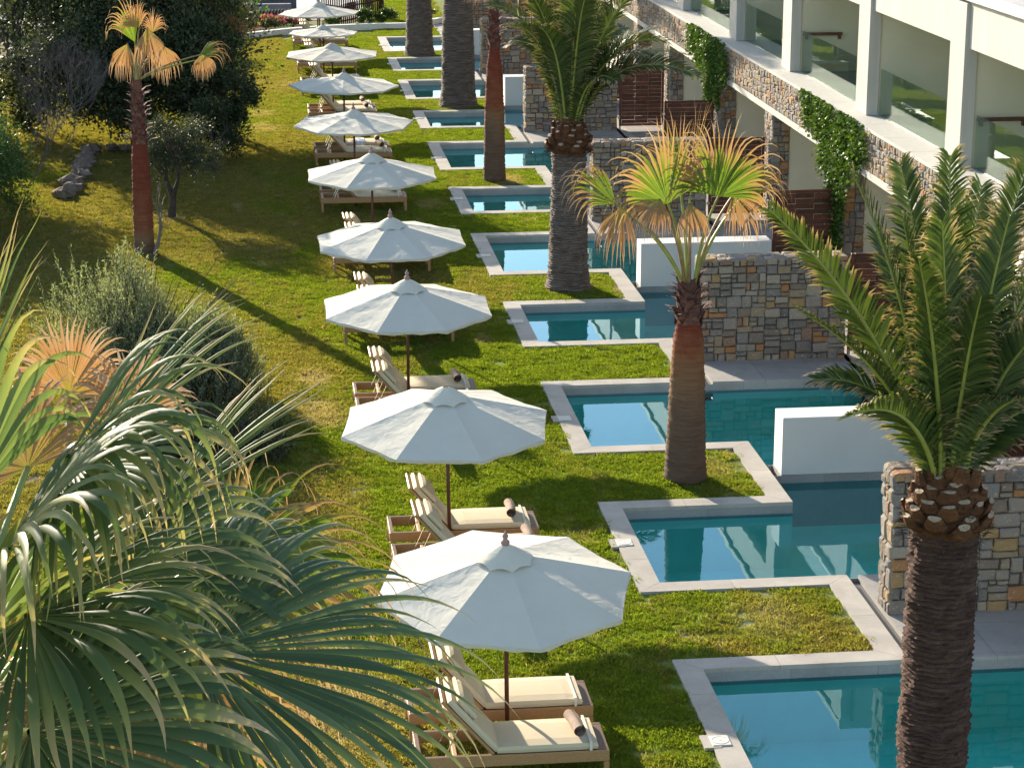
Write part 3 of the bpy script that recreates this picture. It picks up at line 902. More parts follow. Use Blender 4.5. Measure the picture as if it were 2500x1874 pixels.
# stone facing
items = [('X', XF + .03, q) for q in layout(Y_A, Y_B, 2.735, 3.545, h=(.12, .26), w=(.10, .26), seed=500, joint=.02)]
pier_items = []
for k, (a, b) in enumerate(PY):
    pier_items += [('X', XF + .035, q) for q in layout(a, b, 0, 2.575, h=(.13, .27), w=(.12, .30), seed=520 + k)]
    pier_items += [('Y', a + .035, q) for q in layout(XF + .01, 12.77, 0, 2.575, h=(.13, .27), w=(.13, .24), seed=560 + k)]
allst = items + pier_items
def vis_score(it):
    f, pos, q = it
    yy = (q[0] + q[1]) / 2 if f == 'X' else pos
    zz = (q[2] + q[3]) / 2
    if yy < 33 or zz < .4: return 1e6
    return yy
allst.sort(key=vis_score)
stones_as_parts(B, allst[:290], .04, 900)
stones_joined(B, allst[290:], .04, 901)

# ---------------------------------------------------------------- leaves scattered over points
def leaf_cards(name, P, size, mat, parent=None, aspect=.45, up=0.3, seed=0, dirs=None, **k):
    """one small bent leaf (two triangles folded on the midrib) per point"""
    r = np.random.default_rng(seed); n = len(P)
    d = r.normal(0, 1, (n, 3)) if dirs is None else dirs + r.normal(0, .35, (n, 3))
    d[:, 2] += up; d /= np.linalg.norm(d, axis=1)[:, None]
    s = np.cross(d, r.normal(0, 1, (n, 3))); s /= np.linalg.norm(s, axis=1)[:, None]
    nn = np.cross(d, s)
    L = size * r.uniform(.6, 1.3, n)[:, None]; W = L * aspect
    V = np.zeros((n, 4, 3))
    V[:, 0] = P; V[:, 1] = P + d * L * .5 + s * W * .5 + nn * W * .18
    V[:, 2] = P + d * L; V[:, 3] = P + d * L * .5 - s * W * .5 + nn * W * .18
    me = np_mesh(name, V.reshape(-1, 3), np.arange(n * 4).reshape(n, 4), mat)
    return link(name, me, parent, **k)

def blob_points(blobs, n, seed, shell=.55, lump=.35):
    """points through the outer part of a union of lumpy ellipsoids"""
    r = np.random.default_rng(seed); out = []
    vol = np.array([b[3] * b[4] * b[5] for b in blobs]) ** .8; vol /= vol.sum()
    for b, f in zip(blobs, vol):
        k = int(n * f)
        d = r.normal(0, 1, (k, 3)); d /= np.linalg.norm(d, axis=1)[:, None]
        # clumps: pull directions toward cluster centres
        nc = max(12, int(k / 260)); cc = r.normal(0, 1, (nc, 3)); cc /= np.linalg.norm(cc, axis=1)[:, None]
        crad = r.uniform(1 - lump, 1 + lump * .5, nc)
        w = r.integers(0, nc, k)
        dd = cc[w] + d * r.uniform(.08, .42, k)[:, None]
        rr = crad[w] * r.uniform(shell, 1.0, k) ** .6
        P = dd * rr[:, None] * np.array([b[3], b[4], b[5]]) + np.array([b[0], b[1], b[2]])
        out.append(P)
    P = np.vstack(out)
    return P[P[:, 2] > .12]

def branch(m, p, d, L, r0, depth, rr, spread=.6, up=.25, kids_=3, sub=.68, ends=None, n=5):
    pts = [Vector(p)]; dd = Vector(d).normalized()
    for _ in range(4):
        dd = (dd + Vector((rr.uniform(-1, 1), rr.uniform(-1, 1), rr.uniform(-.6, 1) * .8 + up * .3)) * .16).normalized()
        pts.append(pts[-1] + dd * L / 4)
    m.tube(pts, [r0 * (1 - .12 * i) for i in range(5)], n, cap=False)
    if depth <= 0:
        if ends is not None: ends.append((pts[-1], dd.copy()))
        return
    for _ in range(kids_):
        nd = (dd + Vector((rr.uniform(-1, 1), rr.uniform(-1, 1), rr.uniform(-.4, 1))) * spread + Vector((0, 0, up))).normalized()
        branch(m, pts[rr.choice((3, 4))], nd, L * sub * rr.uniform(.8, 1.2), r0 * .6, depth - 1, rr, spread, up, kids_, sub, ends, max(3, n - 1))

# ivy on the band and piers
def ivy(label, spans, n, seed):
    r = np.random.default_rng(seed); P = []
    for (y0, y1, z0, z1, w) in spans:
        k = int(n * w * 1.5); nc = 40
        cy_, cz_ = r.uniform(y0, y1, nc), r.uniform(z0, z1, nc)
        q = r.integers(0, nc, k)
        yy = cy_[q] + r.normal(0, .17, k); zz = np.minimum(cz_[q] + r.normal(0, .15, k), 3.66)
        xx = XF - .03 - np.abs(r.normal(0, .07, k))
        P.append(np.c_[xx, yy, zz])
    P = np.vstack(P)
    t = thing('climbing_ivy', label, 'climbing plant', group='climbing plants on the stone facade')
    D = np.tile(np.array([-.7, -.3, -.3]), (len(P), 1))
    leaf_cards('leaves', P, .085, M['ivy_leaf'], t, .8, 0, seed, D)
    m = MB(); rr = random.Random(seed)
    s = spans[-1]
    for _ in range(7):
        y = rr.uniform(s[0], s[1]); pts = [(XF - .02, y + rr.uniform(-.1, .1), max(s[2], .02) + (3.3 - max(s[2], .02)) * k / 7) for k in range(8)]
        m.tube(pts, .012, 4)
    m.build('stems', M['twig'], t)
ivy('green climbing plant on band and pier, behind the big date palm at right', [(44.3, 48.4, 2.95, 3.6, .34), (43.5, 46.6, 2.6, 3.4, .24), (44.6, 46.9, 2.2, 2.9, .12), (45.1, 46.2, .05, 2.6, .30)], 5200, 61)
ivy('green climbing plant on the stone band above the arching date palm frond tip', [(57.6, 62.3, 3.0, 3.6, .4), (57.0, 60.8, 2.7, 3.45, .34), (58.0, 59.6, 2.0, 2.8, .26)], 3600, 62)
ivy('leafy climbing plant at the right edge, behind the big date palm fronds', [(32.0, 33.6, 2.2, 3.3, .5), (32.1, 33.1, .4, 2.4, .5)], 1500, 63)

# ---------------------------------------------------------------- umbrellas
def canopy_mesh(D, apex, rim, ang, seed, segs_r=12, segs_a=8):
    """octagonal canvas: eight panels, each its own sheet, tight along the ribs, wrinkled near the seams"""
    Rr = D / 2; m = MB(); rr = np.random.default_rng(seed)
    ph = rr.uniform(0, 6.28, (8, 6)); amp = rr.uniform(.4, 1.3, 8); rimv = []
    for p in range(8):
        a0, a1 = rad(ang + 45 * p), rad(ang + 45 * (p + 1))
        q0 = Vector((math.cos(a0), math.sin(a0), 0)); q1 = Vector((math.cos(a1), math.sin(a1), 0))
        vs = []
        for j in range(segs_r + 1):
            f = .07 + .93 * j / segs_r
            for k in range(segs_a + 1):
                u = k / segs_a
                sag = 4 * u * (1 - u)
                pos = q0.lerp(q1, u) * Rr * f * (1 - .010 * sag * (f > .98))
                z = apex - (apex - rim) * (f ** 1.05)
                z -= sag * .030 * f * (1 - .75 * f ** 4)
                z += amp[p] * (.0065 * math.sin(f * 21 + ph[p, 1] + u * 7) * sag + .006 * math.sin(u * 15 + ph[p, 2] + f * 5) * f * sag ** .5
                               + .005 * math.sin(f * 38 + u * 3 + ph[p, 3]) * (1 - sag) ** 2 * (0 if k in (0, segs_a) else 1))
                vs.append((pos.x, pos.y, z))
        W = segs_a + 1
        m.add(vs, [(j*W+k, j*W+k+1, (j+1)*W+k+1, (j+1)*W+k) for j in range(segs_r) for k in range(segs_a)])
        rimv += vs[-W:-1]
    return m, rimv, len(rimv)
def umbrella(label, x, y, D, apex, rim, ang, seed, lean=0, finial=True, foot=0.0):
    t = thing('umbrella', label, 'umbrella', (x, y, 0), group='cream umbrellas along the lawn')
    m, rimv, N = canopy_mesh(D, apex - .12, rim, ang, seed)
    c = m.build('canopy', M['canvas'], t, smooth=True)
    rr = random.Random(seed)
    mm = MB(); vs = []
    for k, (a, b, z) in enumerate(rimv):
        s = 1.0 + .004 * math.sin(k * 2.7 + seed)
        vs += [(a * 1.002, b * 1.002, z + .003), (a * s, b * s, z - .045 - .010 * math.sin(k * 1.9 + seed))]
    fs = [(2*k, 2*((k+1)%N), 2*((k+1)%N)+1, 2*k+1) for k in range(N)]
    mm.add(vs, fs); mm.build('hem', M['canvas'], c, smooth=True)
    # vent cap: a scalloped little roof above the opening
    mm = MB(); vs = []; A = 8 * 6
    for j in range(5):
        f = j / 4
        for k in range(A):
            a = rad(ang + 45 * (k / 6)); u = (k % 6) / 6; sag = 4 * u * (1 - u)
            rad_ = D * .112 * (.12 + .88 * f) * (1 - .10 * sag)
            z = apex - .02 - (D * .062) * f ** 1.15 + sag * .03 * f ** 2
            vs.append((math.cos(a) * rad_, math.sin(a) * rad_, z))
    fs = [(j*A+k, j*A+(k+1)%A, (j+1)*A+(k+1)%A, (j+1)*A+k) for j in range(4) for k in range(A)]
    mm.add(vs, fs); mm.build('vent_cap', M['canvas'], c, smooth=True)
    if finial:
        mm = MB(); mm.lathe((0, 0, apex - .035), [(.035, 0), (.05, .03), (.052, .05), (.03, .075), (.022, .09), (.034, .11), (.033, .13), (.015, .155), (.006, .18)], 14)
        mm.build('finial', M['finial'], t, smooth=True)
    mm = MB(); mm.tube([(0, -foot - apex * .8 * math.sin(rad(lean)), 0), (0, 0, apex - .06)], .026, 12); mm.build('pole', M['wood_pole'], t, smooth=True)
    mm = MB(); mm.lathe((0, 0, apex - .65), [(.026, 0), (.055, .01), (.055, .07), (.026, .08)], 12); mm.build('hub', M['wood_pole'], t)
    for k in range(8):
        a = rad(ang + 45 * k); e = Vector((math.cos(a), math.sin(a), 0))
        mm = MB(); mm.tube([e * .03 + Vector((0, 0, apex - .16)), e * D * .25 + Vector((0, 0, (apex - .16 + rim - .03) / 2)), e * D * .488 + Vector((0, 0, rim - .02))], .011, 5)
        mm.tube([e * .05 + Vector((0, 0, apex - .6)), e * D * .24 + Vector((0, 0, (apex - .16 + rim - .03) / 2 - .012))], .008, 5)
        mm.build('rib', M['wood_pole'], t)
    t.rotation_euler = (rad(lean), rad(rr.uniform(-1, 1)), 0); t.location.y = y + apex * .8 * math.sin(rad(lean))
    return t
UMB = [
 (2.60, 23.2, 2.98, 2.41, 1.81, 8.5, 'nearest and largest cream umbrella, partly crossed by dark palm leaf tips at the bottom', True),
 (2.50, 29.7, 3.05, 2.40, 1.78, 14, 'second nearest cream umbrella, without a finial, above loungers with two rolled towels', False),
 (2.42, 36.6, 3.02, 2.35, 1.78, 22, 'third cream umbrella from the front, pinkish finial, left corner lit and spotted by leaf shade', True),
 (2.52, 42.0, 3.02, 2.33, 1.80, 23, 'fourth cream umbrella from the front, grey finial, its canopy overlapping the third one', True),
 (2.46, 48.2, 3.02, 2.52, 1.98, 21, 'fifth cream umbrella from the front, just below a lounger pair with one rolled towel', True),
 (2.39, 55.0, 3.00, 2.46, 2.04, 6.5, 'sixth cream umbrella from the front, in front of loungers with a blue and white cloth', True),
 (2.38, 61.6, 3.05, 2.48, 2.06, -4, 'seventh cream umbrella from the front, with a bright cream stripe down its middle seam', True),
 (2.35, 68.8, 2.98, 2.42, 2.00, 18, 'eighth cream umbrella from the front, flat topped, without a finial', False),
 (2.28, 75.5, 2.40, 2.22, 1.88, 12, 'small greyish umbrella, clearly smaller than its neighbours, ninth from the front', True),
 (2.35, 81.0, 2.98, 2.42, 1.95, 10, 'tenth cream umbrella, the last one seen whole, beside the picket fence', True),
 (2.45, 87.6, 2.98, 2.42, 1.98, 8, 'farthest cream umbrella, only its lower rim showing at the top edge', True)]
for i, (x, y, D, ap, rim, an, lab, fin) in enumerate(UMB):
    umbrella(lab, x, y, D, ap, rim + .05, an, 40 + i, lean=(6.5, 4, 3, 3, 2, 2, 1, 1, 0, 0, 0)[i], finial=fin, foot=(.23, .5, .2)[i] if i < 3 else .1)

# ---------------------------------------------------------------- loungers
def pillow_box(m, x0, x1, y0, y1, z0, z1, Mx=None, b=.03, nx=6, ny=5, puff=.012):
    """soft cushion block: rounded edges and slightly domed faces"""
    vs = []; fs = []
    def pt(i, j, top):
        u, v = i / nx, j / ny
        x = x0 + (x1 - x0) * u; y = y0 + (y1 - y0) * v
        e = min(1, min(u, 1 - u) * nx) * .5 + min(1, min(v, 1 - v) * ny) * .5
        d = puff * (math.sin(math.pi * u) * math.sin(math.pi * v)) ** .5
        z = (z1 + d - b * .45 * (1 - e)) if top else (z0 + b * .3 * (1 - e))
        return Vector((x, y, z))
    for top in (1, 0):
        for j in range(ny + 1):
            for i in range(nx + 1): vs.append(pt(i, j, top))
    K = (nx + 1) * (ny + 1)
    for j in range(ny):
        for i in range(nx):
            a = j * (nx + 1) + i
            fs.append((a, a + 1, a + nx + 2, a + nx + 1)); fs.append((K + a, K + a + nx + 1, K + a + nx + 2, K + a + 1))
    ring = [i for i in range(nx + 1)] + [j * (nx + 1) + nx for j in range(1, ny + 1)] + [ny * (nx + 1) + i for i in range(nx - 1, -1, -1)] + [j * (nx + 1) for j in range(ny - 1, 0, -1)]
    n = len(ring)
    o = len(vs)
    c = Vector(((x0 + x1) / 2, (y0 + y1) / 2, 0))
    for q in ring:
        p = (vs[q] + vs[K + q]) / 2; out = Vector((1 if p.x > x1 - 1e-4 else -1 if p.x < x0 + 1e-4 else 0, 1 if p.y > y1 - 1e-4 else -1 if p.y < y0 + 1e-4 else 0, 0))
        vs.append(p + out * b * .35)
    for k in range(n):
        k2 = (k + 1) % n
        fs.append((ring[k], o + k, o + k2, ring[k2])); fs.append((o + k, K + ring[k], K + ring[k2], o + k2))
    if Mx: vs = [Mx @ v for v in vs]
    m.add(vs, fs)

def make_lounger(label):
    t = thing('sun_lounger', label, 'sun lounger', group='wicker sun loungers under the umbrellas')
    L, Wd = 2.12, .74
    m = MB(); zt, zb = .36, .225
    m.bbox(0, L, 0, .055, zb, zt, .008); m.bbox(0, L, Wd - .055, Wd, zb, zt, .008)
    m.bbox(0, .06, .056, Wd - .056, zb, zt, .008); m.bbox(L - .18, L, .056, Wd - .056, zb, zt, .008)
    m.bbox(.40, .45, .056, Wd - .056, zb, zt - .01, .006)
    m.build('frame', M['wicker'], t)
    m = MB(); m.box(.86, L - .181, .056, Wd - .056, zt - .03, zt - .005); m.build('seat_panel', M['wicker'], t)
    for (x, y) in ((.0, .0), (.0, Wd - .06), (L - .06, 0), (L - .06, Wd - .06)):
        m = MB(); m.bbox(x, x + .06, y, y + .06, 0, zb - .001, .006); m.build('leg', M['wicker'], t)
    H = Matrix.Translation((.86, 0, zt + .005)) @ Matrix.Rotation(rad(49), 4, 'Y')   # tilts the back part up
    m = MB(); m.bbox(-.86, 0, .03, Wd - .03, -.035, .0, .006, M=H); m.build('backrest_frame', M['wicker'], t)
    m = MB(); pillow_box(m, -.80, -.005, .045, Wd - .045, .005, .085, H); m.build('back_cushion', M['cushion'], t, smooth=False)
    m = MB(); pillow_box(m, .885, L - .13, .03, Wd - .04, zt + .0, zt + .09); m.build('seat_cushion', M['cushion'], t)
    m = MB(); pillow_box(m, -.74, -.46, .06, Wd - .06, .09, .155, H, puff=.03); p = m.build('head_pillow', M['cushion'], t)
    m = MB()
    for y in (.16, Wd - .16):
        m.box(-.42, -.405, y, y + .02, .087, .095, M=H)
    m.box(-.455, -.44, .04, Wd - .04, .0905, .094, M=H); m.build('strap', M['strap'], p)
    m = MB(); m.box(L - .22, L - .19, .01, Wd - .02, zt + .093, zt + .103); m.box(L - .22, L - .19, .008, .014, zt - .12, zt + .10); m.build('elastic_strap', M['strap'], t)
    for y in (.12, Wd - .13):
        m = MB(); m.tube([(.30, y, zb + .05), H @ Vector((-.50, y, -.04))], .007, 6); m.build('support_strut', M['steel'], t)
    return t
PAIRS = [ # y of near lounger, y of far lounger, x, small turn, words
 (22.00, 23.18, 1.50, 'nearest wicker lounger with a rolled towel and a hanging elastic strap, bottom edge', 'second wicker lounger from the front, bare cushion with a band near its foot'),
 (28.16, 29.33, 1.66, 'lounger half hidden under the nearest umbrella, only its raised back showing', 'lounger just behind the nearest umbrella with a plump rolled towel on a cream cushion'),
 (35.55, 36.50, 1.50, 'lounger partly hidden by the second umbrella, raised back with pillow showing', 'lounger left of the third pool with a rolled towel on its foot end'),
 (41.22, 42.35, 1.52, 'lounger under the third umbrella, only its legs and head end visible', 'lounger behind the third umbrella, only the top of its raised back showing'),
 (47.30, 48.40, 1.55, 'lounger under the fourth umbrella, only two wooden legs visible', 'lounger behind the fourth umbrella, two pale back tops showing'),
 (54.15, 55.25, 1.50, 'lounger under the fifth umbrella with one dark rolled towel', 'lounger second in the pair under the fifth umbrella, hidden behind the towel one'),
 (60.70, 61.85, 1.55, 'lounger under the sixth umbrella with a dark rolled towel at its foot', 'lounger under the sixth umbrella with a blue and white cloth hung on its side'),
 (68.10, 69.20, 1.56, 'lounger under the seventh umbrella, nearer one of the pair with towels', 'lounger under the seventh umbrella, farther one of the pair with towels'),
 (74.20, 75.30, 1.50, 'lounger under the eighth umbrella, with only legs and head end visible', 'lounger behind the eighth umbrella, pale raised back beside the post'),
 (79.70, 80.80, 1.48, 'lounger under the small greyish umbrella, near one, seat rail showing', 'lounger under the small greyish umbrella, far one, raised back above it'),
 (86.20, 87.30, 1.45, 'lounger under the tenth umbrella, near one of the last pair', 'lounger under the tenth umbrella, far one of the last pair')]
proto = make_lounger(PAIRS[0][3])
index_kids()
first = True
for i, (ya, yb, x, la, lb) in enumerate(PAIRS):
    for (y, lab) in ((ya, la), (yb, lb)):
        o = proto if first else copy_tree(proto, lab)
        first = False
        o.location = (x, y, 0); o.rotation_euler = (0, 0, rad(R.uniform(-1.2, 1.2)))

def towel(label, x, y, z=.465, rz=0):
    m = MB(); n = 20
    vs = []; L = .46; turns = 3.2; N = 64
    # spiral section swept along Y
    sec = []
    for k in range(N + 1):
        a = k / N * turns * 2 * math.pi; r_ = .022 + .052 * k / N
        sec.append((r_ * math.cos(a), r_ * math.sin(a)))
    J = 8
    for j in range(J + 1):
        v = j / J
        for (u, w) in sec:
            s = 1 + .05 * math.sin(v * 9 + u * 40)
            vs.append((u * s + .01 * math.sin(v * 4), (v - .5) * L, w * s))
    fs = [(j*(N+1)+k, j*(N+1)+k+1, (j+1)*(N+1)+k+1, (j+1)*(N+1)+k) for j in range(J) for k in range(N)]
    m.add(vs, fs)
    o = m.build('rolled_towel', M['towel'], smooth=True, loc=(x, y, z + .075))
    o.rotation_euler = (0, 0, rz); tag(o, label, 'towel', 'rolled towels on the loungers')
TW = [(3.28, 22.36, 'rolled taupe towel on the nearest lounger', .1), (3.40, 29.72, 'plump rolled towel on the lounger behind the nearest umbrella', -.05),
 (3.52, 28.62, 'rolled towel half hidden by the rim of the nearest umbrella', 0), (3.27, 36.85, 'rolled towel on the lounger behind the second umbrella', .05),
 (3.30, 54.50, 'rolled towel on the lounger under the fifth umbrella', .1), (3.35, 61.10, 'nearer rolled towel under the sixth umbrella', .2),
 (3.32, 62.20, 'farther rolled towel under the sixth umbrella', 0), (3.32, 68.45, 'nearer rolled towel under the seventh umbrella', .1), (3.28, 69.55, 'farther rolled towel under the seventh umbrella', 0)]
for (x, y, l, rz) in TW: towel(l, x, y, rz=rz)
m = MB()
for k, (xa, xb) in enumerate(((2.72, 2.84), (2.85, 2.97))):
    vs = []
    for j, (yy, zz) in enumerate(((62.5, .47), (62.1, .468), (61.83, .466), (61.80, .30), (61.79, .12))):
        vs += [(xa, yy, zz + .01), (xb, yy, zz + .01)]
    m.add(vs, [(2*j, 2*j+1, 2*j+3, 2*j+2) for j in range(4)], mi=0)
tag(m.build('draped_cloth', M['blue_cloth']), 'blue and white cloth hanging over a lounger under the sixth umbrella', 'cloth')

# ---------------------------------------------------------------- date palms
def frond_mesh(curve, nl=96, ll=.5, seed=0, name='frond', vee=.38, start=.035, wid=.018, roll=None):
    """feather leaf along curve (list of points)"""
    r = np.random.default_rng(seed)
    pts = [Vector(p) for p in curve]; K = len(pts) - 1
    def pos(s):
        x = s * K; i = min(int(x), K - 1); f = x - i
        return pts[i].lerp(pts[i + 1], f)
    V = []; A = []
    roll = rad(r.uniform(-50, 50)) if roll is None else roll
    for side in (-1, 1):
        for k in range(nl):
            s = start + (1 - start) * (k + r.uniform(-.3, .3)) / nl; s = min(max(s, .02), .999)
            p = pos(s); t = (pos(min(1, s + .02)) - pos(max(0, s - .02))).normalized()
            w = t.cross(Vector((0, 0, 1)))
            if w.length < .1: w = t.cross(Vector((0, 1, 0)))
            w.normalize(); u = w.cross(t).normalized()
            w, u = w * math.cos(roll) + u * math.sin(roll), u * math.cos(roll) - w * math.sin(roll)
            env = (math.sin(math.pi * min(1, .16 + .78 * s)) ** .5 * (1 - .15 * s)) * (.55 + .45 * min(1, s / .3))
            L = ll * env * r.uniform(.85, 1.12)
            fwd = .60 + .85 * s + r.uniform(-.12, .12)
            d = (w * side + t * fwd + u * (vee + r.uniform(-.22, .22))).normalized()
            hw = wid * (.7 + .3 * (1 - s)) * (.6 + .4 * min(1, s / .2))
            n_ = d.cross(u).normalized() * hw
            q1 = p + d * L * .45; q2 = q1 + (d + Vector((0, 0, -.16 - .14 * r.random()))).normalized() * L * .33
            q3 = q2 + (d + Vector((0, 0, -.42 - .5 * r.random()))).normalized() * L * .24
            V += [p - n_ * .5, p + n_ * .5, q1 + n_, q1 - n_, q2 + n_ * .7, q2 - n_ * .7, q3 + n_ * .08, q3 - n_ * .08]
            e = s * .12
            A += [0, 0, .45 + e, .45 + e, .76 + e, .76 + e, .95 + e, .95 + e]
    V = np.array([tuple(v) for v in V]); n = len(V) // 8
    base = np.arange(n)[:, None] * 8
    Fc = np.vstack([base + np.array([0, 1, 2, 3]), base + np.array([3, 2, 4, 5]), base + np.array([5, 4, 6, 7])])
    return np_mesh(name, V, Fc, M['phoenix_leaf'], np.array(A))
def bez(a, b, c, n=14):
    a, b, c = Vector(a), Vector(b), Vector(c)
    return [a * (1 - t) ** 2 + b * 2 * t * (1 - t) + c * t * t for t in [i / n for i in range(n + 1)]]
def add_frond(parent, curve, seed, ll=.5, nl=96, **k):
    f = link('frond', frond_mesh(curve, nl, ll, seed, **k), parent)
    m = MB(); K = len(curve)
    m.tube(curve, [.030 * (1 - .88 * i / (K - 1)) + .003 for i in range(K)], 5, cap=False); m.build('rachis', M['rachis'], f, smooth=True)

def date_palm(label, x, y, top, r_base, r_mid, fronds, seed, bark='phoenix_bark', bulb=.46, flare=1.0, nstub=46):
    t = thing('date_palm', label, 'palm tree', (x, y, 0), group='thick trunked date palms in the grass bays')
    rr = np.random.default_rng(seed)
    # trunk with ragged rings
    N = 40; rings = int(top / .052); vs = []; fs = []
    for j in range(rings * 2 + 1):
        z = top * j / (rings * 2) - .05
        f = z / top
        r_ = r_base + (r_mid - r_base) * min(1, max(0, f) * 1.3)
        r_ += .06 * flare * math.exp(-max(0, z) * 5) + .028 * noise.noise(Vector((0, 0, z * 1.1 + seed * 7)))
        saw = .020 if j % 2 else -.012
        for k in range(N):
            a = 2 * math.pi * k / N
            w = noise.noise(Vector((math.cos(a) * 3, math.sin(a) * 3, z * 9 + seed))) * .034 + rr.uniform(-.013, .013)
            q = r_ + saw + w
            zz = z + .02 * noise.noise(Vector((math.cos(a) * 2, math.sin(a) * 2, z * 2))) + (rr.uniform(-.006, .006))
            vs.append((math.cos(a) * q, math.sin(a) * q, zz))
    for j in range(rings * 2):
        for k in range(N): fs.append((j*N+k, j*N+(k+1)%N, (j+1)*N+(k+1)%N, (j+1)*N+k))
    m = MB(); m.add(vs, fs); m.build('trunk', M[bark], t)
    # bulb and cut stubs
    b = MB(); b.lathe((0, 0, top - .12), [(r_mid * .95, 0), (bulb * .9, .12), (bulb, .28), (bulb * .95, .44), (bulb * .75, .60), (bulb * .45, .75), (bulb * .2, .95)], 26)
    cb = b.build('crown_base', M['bulb'], t, smooth=True)
    for k in range(nstub):
        f = (k + .5) / nstub; a = k * 2.39996 + rr.uniform(-.15, .15)
        zz = top + .02 + f * .58; r_ = bulb * (.98 - .62 * f ** 1.5)
        d = Vector((math.cos(a), math.sin(a), 0)); tilt = .85 - .55 * f
        up_ = (d * tilt + Vector((0, 0, .8 + .5 * f))).normalized()
        p = d * (r_ + .005) + Vector((0, 0, zz)); side = Vector((-d.y, d.x, 0)); outn = side.cross(up_).normalized()
        if outn.dot(d) < 0: outn = -outn
        w = .088 * rr.uniform(.75, 1.2) * (1.25 if f < .3 else 1.0); h = .15 * rr.uniform(.6, 1.45); th = .042 * rr.uniform(.8, 1.3)
        if f < .25: h *= .75
        m = MB(); vs = []; NN = 8
        for (sc, lv, ot) in ((1.35, -.08, -.02), (1.25, h * .25, .012), (.95, h * .65, .004), (.72, h, -.006)):
            for q in range(NN):
                b_ = 2 * math.pi * q / NN
                cw, ct = math.cos(b_), math.sin(b_)
                vs.append(p + up_ * (lv + (rr.uniform(-.014, .014) if lv == h else 0)) + side * w * sc * cw + outn * (th * 1.35 * sc * (ct if ct > 0 else ct * .5) + ot))
        fs = [(j*NN+q, j*NN+(q+1)%NN, (j+1)*NN+(q+1)%NN, (j+1)*NN+q) for j in range(3) for q in range(NN)]
        m.add(vs, fs, mi=0); m.add(vs, [tuple(range(3*NN, 4*NN))], mi=1)
        m.build('petiole_stub', [M['bulb'], M['stub_cut']], t)
    # brown fibre mass
    m = MB(); r2 = random.Random(seed)
    for k in range(700):
        a = r2.uniform(0, 6.28); zz = top + r2.uniform(-.12, .66); f = max(0, (zz - top) / .6); q = bulb * (1.04 - .55 * f ** 1.5)
        p = Vector((math.cos(a) * q, math.sin(a) * q, zz)); d = Vector((math.cos(a) + r2.uniform(-.8, .8), math.sin(a) + r2.uniform(-.8, .8), r2.uniform(-.3, 1.2))).normalized()
        m.tube([p, p + d * .08, p + d * .13 + Vector((0, 0, -.03))], [.006, .004, .001], 3, cap=False)
    m.build('crown_fibre', M['phoenix_bark_dark'], t)
    loc = Vector((x, y, 0))
    for i, (tip, lift, ll) in enumerate(fronds):
        tip = Vector(tip) - loc
        base = Vector((0, 0, top + .45)); dxy = Vector((tip.x, tip.y, 0)); dn = dxy.normalized() if dxy.length > .01 else Vector((1, 0, 0))
        base += dn * min(.16, dxy.length * .3)
        chord = tip - base
        ctrl = base + Vector((chord.x * .28, chord.y * .28, chord.z * .5 + lift))
        add_frond(t, bez(base, ctrl, tip), seed * 50 + i, ll)
    return t

# right foreground date palm: fronds given by their tips
y = 20.25
cx_ = 6.69
def ring_fronds(x, y, z0, specs):
    out = []
    for (azd, eld, L, lift, ll) in specs:
        a = rad(azd); e = rad(eld)
        out.append(((x + math.cos(a) * math.cos(e) * L, y + math.sin(a) * math.cos(e) * L, z0 + math.sin(e) * L), lift, ll))
    return out
top1 = 3.45
f1 = []
for (px, py, dy, lift, ll) in [(1662, 452, -.2, .25, .42), (1722, 668, -.5, .30, .40), (1840, 372, .6, .35, .46), (1945, 352, 1.0, .3, .46), (2052, 335, .4, .2, .48), (2120, 400, 1.2, .2, .5),
        (2035, 480, -.75, .25, .5), (2215, 372, .3, .35, .5), (2290, 520, .0, .4, .5), (2270, 700, -.8, .4, .5), (2000, 640, 1.5, .2, .45), (1890, 500, 1.3, .3, .46),
        (1800, 660, .9, .4, .45), (2200, 560, 1.3, .3, .5), (2330, 640, .8, .4, .5), (2250, 860, -1.2, .5, .5), (1760, 820, .3, .6, .42), (1830, 900, -1.0, .6, .45),
        (2090, 560, -.2, .1, .5), (1950, 470, .1, .2, .48), (2180, 470, -.5, .25, .5), (2340, 880, .3, .6, .5), (2080, 760, 1.7, .5, .45), (1965, 900, 1.5, .8, .42),
        (2120, 640, -1.1, .2, .42), (1985, 560, -.9, .2, .42), (2060, 470, 1.7, .2, .42), (2290, 780, .9, .5, .44)]:
    f1.append((at(px, py, y + dy), lift, ll))
date_palm('big shaggy date palm in the right foreground, its green crown spreading over the balcony corner', cx_, y, top1, .33, .335, f1, 3, bark='phoenix_bark_dark', bulb=.37, nstub=54)
# middle date palm
y = 45.5; top2 = 2.95
f2 = []
for (px, py, dy, lift, ll) in [(1512, 165, -.6, 1.35, .50), (1490, 120, .4, 1.25, .48), (1425, 60, 1.0, .9, .46), (1330, 175, -1.4, .9, .5), (1400, 120, -1.2, 1.1, .5), (1062, 12, -.2, 1.2, .46), (1105, 95, .8, 1.2, .46),
        (1130, -40, .8, .8, .5), (1180, -110, .2, .5, .5), (1230, -150, 1.0, .4, .5), (1290, -130, -.4, .4, .5), (1340, -80, .8, .6, .5), (1380, -20, -.6, .9, .5), (1250, -60, -1.2, .5, .55),
        (1165, 60, -1.2, .9, .5), (1210, 30, 1.6, .8, .48), (1310, 20, 1.5, .8, .5), (1140, -20, -.8, .9, .5), (1270, -20, -1.6, .9, .52), (1350, 60, 1.6, 1.0, .46), (1090, 60, -.9, 1.3, .45), (1440, 90, -.3, 1.2, .48)]:
    f2.append((at(px, py, y + dy), lift, ll * 1.15))
date_palm('tall date palm with bulbous crown base standing left of the stone walls', 6.46, y, top2, .425, .355, f2, 5, bulb=.42)
